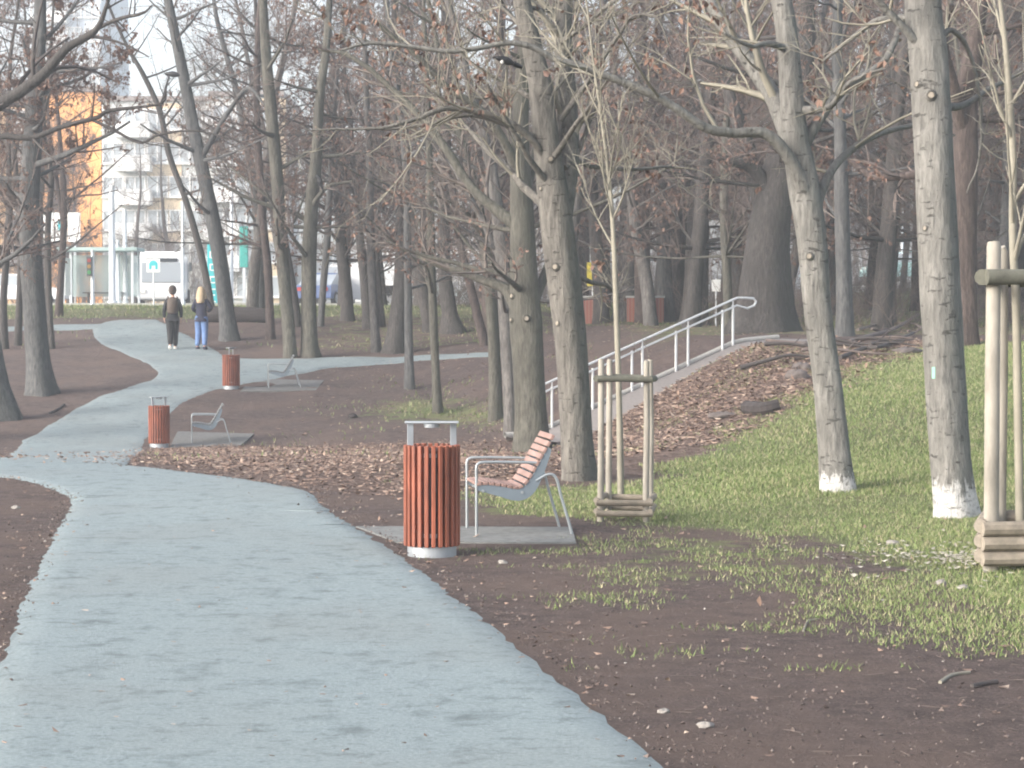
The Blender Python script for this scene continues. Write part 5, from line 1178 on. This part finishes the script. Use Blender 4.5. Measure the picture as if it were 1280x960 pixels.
# ------------------------------------------------------------------ vehicles
M['tyre'] = simple('tyre', (.02, .02, .02), .8, var=.1, bmp=0); M['rim'] = simple('rim', (.4, .41, .42), .4, metal=.6, var=.1, bmp=0)
M['lamp_w'] = simple('headlight_glass', (.8, .8, .75), .2, var=.02, bmp=0)
def paint(n, c):
    m, nt, b = newmat(n); b.inputs['Base Color'].default_value = c4(c); b.inputs['Roughness'].default_value = .3; b.inputs['Coat Weight'].default_value = .4; return m
def wheel(t, x, y, r=.32):
    b = AB(); b.tube([(x, y - .1, r), (x, y + .1, r)], r, 18); w = b.build('wheel', M['tyre'], t); b = AB(); b.tube([(x, y - .115, r), (x, y + .115, r)], r * .6, 12); b.build('rim', M['rim'], w)
def car(label, px, Y, rz, col, lane='car', L=4.3, van=False):
    x = (px - 640) / F * Y; z = tz(x, Y) + .07; t = thing('parked_car' if not van else 'delivery_van', label, 'car' if not van else 'van', (x, Y, z), rz); W = 1.75; pm = paint('paint_' + label.split()[0], col)
    if van:
        lo = [(-L / 2, .3), (L / 2, .3), (L / 2, .95), (L / 2 - .9, 1.15), (L / 2 - 1.5, 1.95), (-L / 2, 2.0)]; gl = [(L / 2 - .95, 1.17), (L / 2 - 1.42, 1.80), (L / 2 - 2.3, 1.82), (L / 2 - 2.3, 1.17)]
    else:
        lo = [(-L / 2, .32), (L / 2, .32), (L / 2 + .02, .6), (L / 2 - .15, .78), (L / 2 - 1.1, .95), (-L / 2 + .6, .98), (-L / 2 + .05, .9)]
        gl = [(L / 2 - 1.1, .93), (L / 2 - 1.8, 1.42), (-L / 2 + 1.3, 1.46), (-L / 2 + .35, .95)]
    b = AB(); b.prism(lo, -W / 2, W / 2); b.build('body', pm, t, bevel=.06)
    b = AB(); ww = W / 2 - (.10 if not van else -.012); b.prism(gl, -ww, ww); b.build('windows', M['glass'], t, bevel=.03)
    if not van: b = AB(); b.prism([(L / 2 - 1.78, 1.415), (L / 2 - 1.85, 1.49), (-L / 2 + 1.32, 1.52), (-L / 2 + 1.25, 1.45)], -.74, .74); b.build('roof', pm, t, bevel=.03)
    for sx in (-L / 2 + .8, L / 2 - .8):
        for sy in (-W / 2 + .06, W / 2 - .06): wheel(t, sx, sy)
    for sy in (-.6, .6):
        b = AB(); b.box((L / 2 + .0, sy, .68), (.08, .3, .14)); b.build('headlight', M['lamp_w'], t)
        b = AB(); b.box((-L / 2 + .0, sy, .75), (.08, .24, .16)); b.build('tail_light', simple('tail', (.35, .02, .02), .4, bmp=0), t)
    return t
car('blue parked car low behind the mossy trunks', 408, 97.8, R(78), (.05, .09, .22))
car('white van with dark underside left of the dark wedge-footed tree', 440, 99, R(180), (.72, .74, .76), van=True, L=4.8)
car('silver parked car seen beside the massive old tree', 985, 98, 0, (.45, .5, .55))
car('pale turquoise car between the forked pale tree and the thickest pale tree', 1135, 98, R(180), (.38, .62, .62))
car('light green-white car right of the thickest pale tree', 1222, 98.5, 0, (.55, .70, .68))
car('white car parked at the far left behind the thin trunks', 28, 99, 0, (.75, .77, .8))
car('white car seen through the trunks left of the slender pair', 527, 99, 0, (.6, .75, .75))
# bus
Yb = 100.5; x = (203 - 640) / F * Yb; t = thing('city_bus', 'white city bus facing the park behind the walkers', 'bus', (x, Yb, tz(x, Yb) + .07), R(8)); pm = paint('bus_white', (.82, .83, .84))
b = AB(); b.box((0, 3.6, 1.35), (2.4, 7.2, 2.1)); b.build('body', pm, t, bevel=.14)
b = AB(); b.box((0, 3.7, 2.5), (2.1, 6.4, .3)); b.build('roof_unit', pm, t, bevel=.08)
b = AB(); b.box((.05, -.015, 1.62), (2.05, .06, .95)); b.build('windscreen', M['glass'], t, bevel=.02)
b = AB(); b.box((0, -.02, 2.22), (1.5, .05, .18)); b.build('destination_display', M['dark_metal'], t)
for sx in (-.95, .95):
    b = AB(); b.box((sx, -.02, .72), (.34, .06, .2)); b.build('headlight', M['lamp_w'], t, bevel=.01)
    b = AB(); b.box((sx * 1.42, .05, 1.9), (.14, .1, .42)); b.build('mirror', M['dark_metal'], t, bevel=.02)
    for yy in (1.4, 5.6):
        b = AB(); b.tube([(sx * 1.2 - .12, yy, .42), (sx * 1.2 + .12, yy, .42)], .42, 16); b.build('wheel', M['tyre'], t)
for sx in (-1.21, 1.21):
    b = AB()
    for yy in (1.2, 2.8, 4.4, 6.0): b.box((sx, yy, 1.65), (.03, 1.4, .85))
    b.build('side_window', M['glass'], t)

# brick pillars and yellow notice beyond the railing
M['brick'] = None
m, nt, b_ = newmat('red_brick'); br_ = nd(nt, 'ShaderNodeTexBrick'); br_.inputs['Scale'].default_value = 5; br_.inputs['Color1'].default_value = (.32, .12, .08, 1); br_.inputs['Color2'].default_value = (.24, .09, .07, 1); br_.inputs['Mortar'].default_value = (.35, .3, .27, 1)
nt.links.new(coords(nt, 'Object'), br_.inputs['Vector']); nt.links.new(br_.outputs['Color'], b_.inputs['Base Color']); M['brick'] = m
for px, w, lab in ((740, 24, 'square red brick pillar seen left of the sapling beyond the railing'), (806, 46, 'low red brick wall beyond the middle of the railing')):
    Y = 62.; s = F / Y; x = (px - 640) / s; z = tz(x, Y); t = thing('brick_pillar' if w < 30 else 'brick_wall', lab, 'brick pillar' if w < 30 else 'wall', (x, Y, z))
    hh = EYE + (400 - 372) / s - z; b = AB(); b.box((0, 0, hh / 2 - .2), (w / s, .45, hh + .4)); b.build('masonry', M['brick'], t); b = AB(); b.box((0, 0, hh + .02), (w / s + .06, .51, .06)); b.build('coping', M['concrete'], t)
Y = 75.; p = at(741, 343, Y); z = tz(p[0], Y); t = thing('notice_board', 'small yellow notice board on a post above the brick pillar', 'sign', (p[0], Y, z))
b = AB(); b.box((0, -.04, p[2] - z), (.42, .04, .85)); b.build('panel', simple('yellow_panel', (.65, .55, .06), .6, bmp=0), t, bevel=.01); b = AB(); b.tube([(0, 0, -.1), (0, 0, p[2] - z + .4)], .035, 8); b.build('post', M['pole'], t, smooth=True)
Y = 60.; p = at(895, 357, Y); z = tz(p[0], Y); t = thing('notice_board', 'small white notice on a post just above the top of the handrail', 'sign', (p[0], Y, z))
b = AB(); b.box((0, -.04, p[2] - z), (.26, .03, .34)); b.build('panel', M['sign_white'], t, bevel=.005); b = AB(); b.tube([(0, 0, -.1), (0, 0, p[2] - z + .2)], .025, 8); b.build('post', M['pole'], t, smooth=True)

# ------------------------------------------------------------------ scattered leaves and grass
def scatter(N, x0, x1, y0, y1, rg, dens, inv=True):
    """rows nearer the camera get more samples"""
    u = rg.uniform(0, 1, N); Y = 1 / (1 / y0 + (1 / y1 - 1 / y0) * u) if inv else rg.uniform(y0, y1, N)
    X = rg.uniform(x0, x1, N); g, l = masks(X, Y); keep = rg.uniform(0, 1, N) < dens(X, Y, g, l)
    X, Y = X[keep], Y[keep]; return np.c_[X, Y, terr(X, Y)]
def vnoise(X, Y, f, seed):
    g = np.random.RandomState(seed).uniform(0, 1, (256, 256)); x, y = X * f + 500.3, Y * f + 500.7
    i, j = np.floor(x).astype(int), np.floor(y).astype(int); u, v = sstep(x - i), sstep(y - j); G = lambda a, b: g[a % 256, b % 256]
    return (G(i, j) * (1 - u) + G(i + 1, j) * u) * (1 - v) + (G(i, j + 1) * (1 - u) + G(i + 1, j + 1) * u) * v
def clump(X, Y, f, ph=0):
    n = sum(vnoise(X, Y, f * k, int(ph * 10 + k)) / w for k, w in ((.35, 2), (1.1, 3), (3.1, 6))) / (1 / 2 + 1 / 3 + 1 / 6)
    return sstep((n - .28) / .44)
PATHP = np.array([(2.9, -5), (1.37, 4)] + gp((628, 780), (520, 700), (457, 662), (412, 633), (383, 613), (260, 594), (100, 579)) + gp((0, 598), (66, 616), (80, 630), (62, 660), (40, 700), (0, 780)) + [(-1.45, 4), (0, -5)])
PATH2 = np.vstack([far_L, far_R[::-1]])[:, :2]
def offpath(X, Y): return (poly_mask(X, Y, PATHP, .1) < .5) & ((poly_mask(X, Y, PATH2, .1) < .5))
def offramp(X, Y):
    n = (X - RA[0]) * RN[0] + (Y - RA[1]) * RN[1]; return (n < -.1) | (n > RW + .03 + .1 * np.sin(X * 7))
rg = np.random.RandomState(31)
C = scatter(95000, -8, 3.5, 19, 47, rg, lambda X, Y, g, l: poly_mask(X, Y, L_STRIP, .7) * (.25 + .75 * clump(X, Y, 1.7)) * (1 - .75 * ((X < -3.2) & ~offpath(X, Y))), False)
b = AB(); quads(b, rg, C + UP * .018, .066, flat=True)
C = scatter(38000, .8, 9.5, 26, 41.5, rg, lambda X, Y, g, l: poly_mask(X, Y, L_BANK, .4) * (.3 + .7 * clump(X, Y, 2.3, 1)) * offramp(X, Y), False)
quads(b, rg, C + UP * .02, .095, flat=True)
C = scatter(9000, -12, 10, 9, 60, rg, lambda X, Y, g, l: (.10 + .35 * clump(X, Y, 1.1, 2) ** 2) * offpath(X, Y))
quads(b, rg, C + UP * .012, .055, flat=True)
C = scatter(900, -7, -2, 24, 42, rg, lambda X, Y, g, l: 1.0 * (Y < 40)); quads(b, rg, C[~offpath(C[:, 0], C[:, 1])][:200] + UP * .04, .07, flat=True)
C = scatter(7000, -5, 22, 42, 64, rg, lambda X, Y, g, l: .6 * offpath(X, Y) * offramp(X, Y), False); quads(b, rg, C + UP * .02, .08, flat=True)
tag(b.build('fallen_leaves', M['litter']), 'brown fallen leaves lying over the soil and the bank', 'leaves', kind='stuff')

def blades(N, area, h, w, dens, rg, m='grass', inv=True):
    C = scatter(N, *area, rg, dens, inv); n = len(C)
    a = rg.uniform(0, 6.28, n); d = np.c_[np.cos(a), np.sin(a), np.zeros(n)]; hh = h * rg.uniform(.4, 1.3, n)[:, None]; ln = rg.normal(0, .45, (n, 3)) * np.array([1, 1, 0])
    V = np.stack([C - d * w, C + d * w, C + UP * hh + ln * hh], 1).reshape(-1, 3); return V, n
b = AB()
gd = lambda X, Y, g, l: np.clip(g * 1.1 - .20 + .65 * (clump(X, Y, 2.1, 3) - .5), 0, 1) * offpath(X, Y)
for N, area, h, w, inv in ((620000, (-1.4, 12, 10, 24), .030, .0032, True), (380000, (.8, 13, 20, 38), .042, .0055, False), (26000, (-6, 2, 26, 52), .07, .011, False), (50000, (-32, 16, 58, 92), .10, .016, False)):
    V, n = blades(N, area, h, w, gd, rg, inv=inv); b.add(V, T=np.arange(n * 3).reshape(-1, 3))
tag(b.build('grass', M['grass']), 'short green and straw-coloured grass growing on the bank and the soil', 'grass', kind='stuff')

# soil, grit and leaves spilling over the path edges
def along(poly, N, sd):
    P = np.asarray(poly, float)[:, :2]; L = np.r_[0, np.cumsum(np.linalg.norm(np.diff(P, axis=0), axis=1))]
    u = rg.uniform(0, L[-1], N); X = np.interp(u, L, P[:, 0]) + rg.normal(0, sd, N); Y = np.interp(u, L, P[:, 1]) + rg.normal(0, sd, N)
    return np.c_[X, Y, terr(X, Y) + .024]
EDGES = [smoothline(PATHP[:9], 200), smoothline(PATHP[9:], 200), smoothline(np.array(far_L)[:, :2], 200), smoothline(np.array(far_R)[:, :2], 200)]
b = AB()
for e_ in EDGES: quads(b, rg, along(e_, 240, .2), .045, flat=True)
quads(b, rg, scatter(260, -3, 3, 7.5, 26, rg, lambda X, Y, g, l: 1.0 * ~offpath(X, Y)) + UP * .024, .035, flat=True)
tag(b.build('fallen_leaves', M['litter']), 'single dry leaves blown onto the path and its edges', 'leaves', kind='stuff')
# clods, crumbs and bits of twig on the soil
b = AB(); C = scatter(34000, -8, 8, 7.6, 28, rg, lambda X, Y, g, l: np.clip(.65 - g, .05, 1) * offpath(X, Y))
C = np.vstack([C] + [along(e_, 2200, .07) for e_ in EDGES[:2]]); n = len(C); sz = (.003 + .009 * rg.uniform(0, 1, n) ** 3)[:, None]
O = np.array([(1, 0, 0), (0, 1, 0), (-1, 0, 0), (0, -1, 0), (0, 0, .8), (0, 0, -.4)]); rot = rg.normal(0, .3, (n, 6, 3)) * sz[:, :, None]
V = C[:, None] + rot + O[None] * sz[:, None] * rg.uniform(.6, 1.4, (n, 6, 1)) + np.array([0, 0, .003])
k = np.arange(n)[:, None, None] * 6; T = np.array([(0, 1, 4), (1, 2, 4), (2, 3, 4), (3, 0, 4), (1, 0, 5), (2, 1, 5), (3, 2, 5), (0, 3, 5)])[None] + k
b.add(V.reshape(-1, 3), T=T.reshape(-1, 3)); M['crumb'] = leafmat('soil_crumbs', [(0, (.03, .022, .02)), (.6, (.11, .08, .07)), (.97, (.17, .14, .125)), (1, (.36, .33, .30))])
tag(b.build('soil_crumbs', M['crumb']), 'small crumbs of earth and grit scattered over the bare soil', 'soil', kind='stuff')
b = AB(); C = scatter(5000, -8, 12, 8, 36, rg, lambda X, Y, g, l: .4 * offpath(X, Y)); n = len(C)
d = unit(rg.normal(size=(n, 3)) * np.array([1, 1, .1])); L = rg.uniform(.02, .10, n)[:, None]
b.stems(C + UP * .012, d * L, rg.normal(0, .15, (n, 3)) * L * np.array([1, 1, .2]), np.full(n, .0022), np.full(n, .0012), 3, 3)
tag(b.build('twig_litter', M['twig_brown'], smooth=True), 'small broken twigs lying on the soil', 'twigs', kind='stuff')
# pale wood chips by the thickest pale tree
cen = ground(1215, 700); n = 420; rr = np.abs(rg.normal(0, .45, n)); aa = rg.uniform(0, 6.28, n)
C = np.c_[cen[0] + rr * np.cos(aa) * 1.3 - .1, cen[1] + rr * np.sin(aa) * 1.6, np.zeros(n)]; C[:, 2] = terr(C[:, 0], C[:, 1]) + .02
b = AB(); quads(b, rg, C, .045, flat=True); tag(b.build('wood_chips', simple('pale_chips', (.34, .32, .28), .9, var=.2)), 'pale chips and torn scraps on the grass before the stacked log rails', 'wood chips', kind='stuff')

# ------------------------------------------------------------------ air, sky, sun, camera
SUN_DIR = unit(np.array([-.78, -.48, .40]))          # towards the sun
m = bpy.data.materials.new('haze'); m.use_nodes = True; nt = m.node_tree; nt.nodes.remove(nt.nodes['Principled BSDF'])
pv = nd(nt, 'ShaderNodeVolumePrincipled'); pv.inputs['Color'].default_value = (.88, .93, 1, 1); pv.inputs['Density'].default_value = HAZE; pv.inputs['Anisotropy'].default_value = .2
nt.links.new(pv.outputs[0], nt.nodes['Material Output'].inputs['Volume'])
b = AB(); b.box((0, 180, 24.5), (860, 540, 53)); tag(b.build('haze', m), 'thin pale winter haze over the park', 'haze', kind='stuff')

w = bpy.data.worlds.new('World'); bpy.context.scene.world = w; w.use_nodes = True; nt = w.node_tree
bg = nt.nodes['Background']; sky = nt.nodes.new('ShaderNodeTexSky'); sky.sky_type = 'NISHITA'; sky.sun_disc = False
sky.sun_elevation = math.asin(SUN_DIR[2]); sky.sun_rotation = math.atan2(SUN_DIR[0], SUN_DIR[1]); sky.air_density = 1.0; sky.dust_density = 4.0; sky.ozone_density = 1.0
hs = nt.nodes.new('ShaderNodeHueSaturation'); hs.inputs['Saturation'].default_value = .5; nt.links.new(sky.outputs[0], hs.inputs['Color']); nt.links.new(hs.outputs[0], bg.inputs[0]); bg.inputs[1].default_value = .15
sd = bpy.data.lights.new('sun', 'SUN'); sd.energy = 1.3; sd.angle = R(24); sd.color = (1, .92, .83)
so = bpy.data.objects.new('sun', sd); COL.objects.link(so); so.rotation_euler = Vector([-float(v) for v in SUN_DIR]).to_track_quat('-Z', 'Y').to_euler()
cd = bpy.data.cameras.new('camera'); cam = bpy.data.objects.new('camera', cd); COL.objects.link(cam); cam.location = (0, 0, EYE); cam.rotation_euler = (math.pi / 2 - TILT, 0, 0)
cd.sensor_width = 36; cd.lens = F / 1280 * 36; cd.clip_end = 2000; cd.clip_start = .1
sc = bpy.context.scene; sc.camera = cam
sc.view_settings.view_transform = 'Standard'; sc.view_settings.look = 'None'; sc.view_settings.gamma = 1; sc.view_settings.exposure = EXPO
sc.cycles.volume_bounces = 1; sc.cycles.max_bounces = 5; sc.cycles.diffuse_bounces = 3; sc.cycles.transparent_max_bounces = 8
sc.cycles.use_denoising = True; sc.cycles.filter_width = 2.0
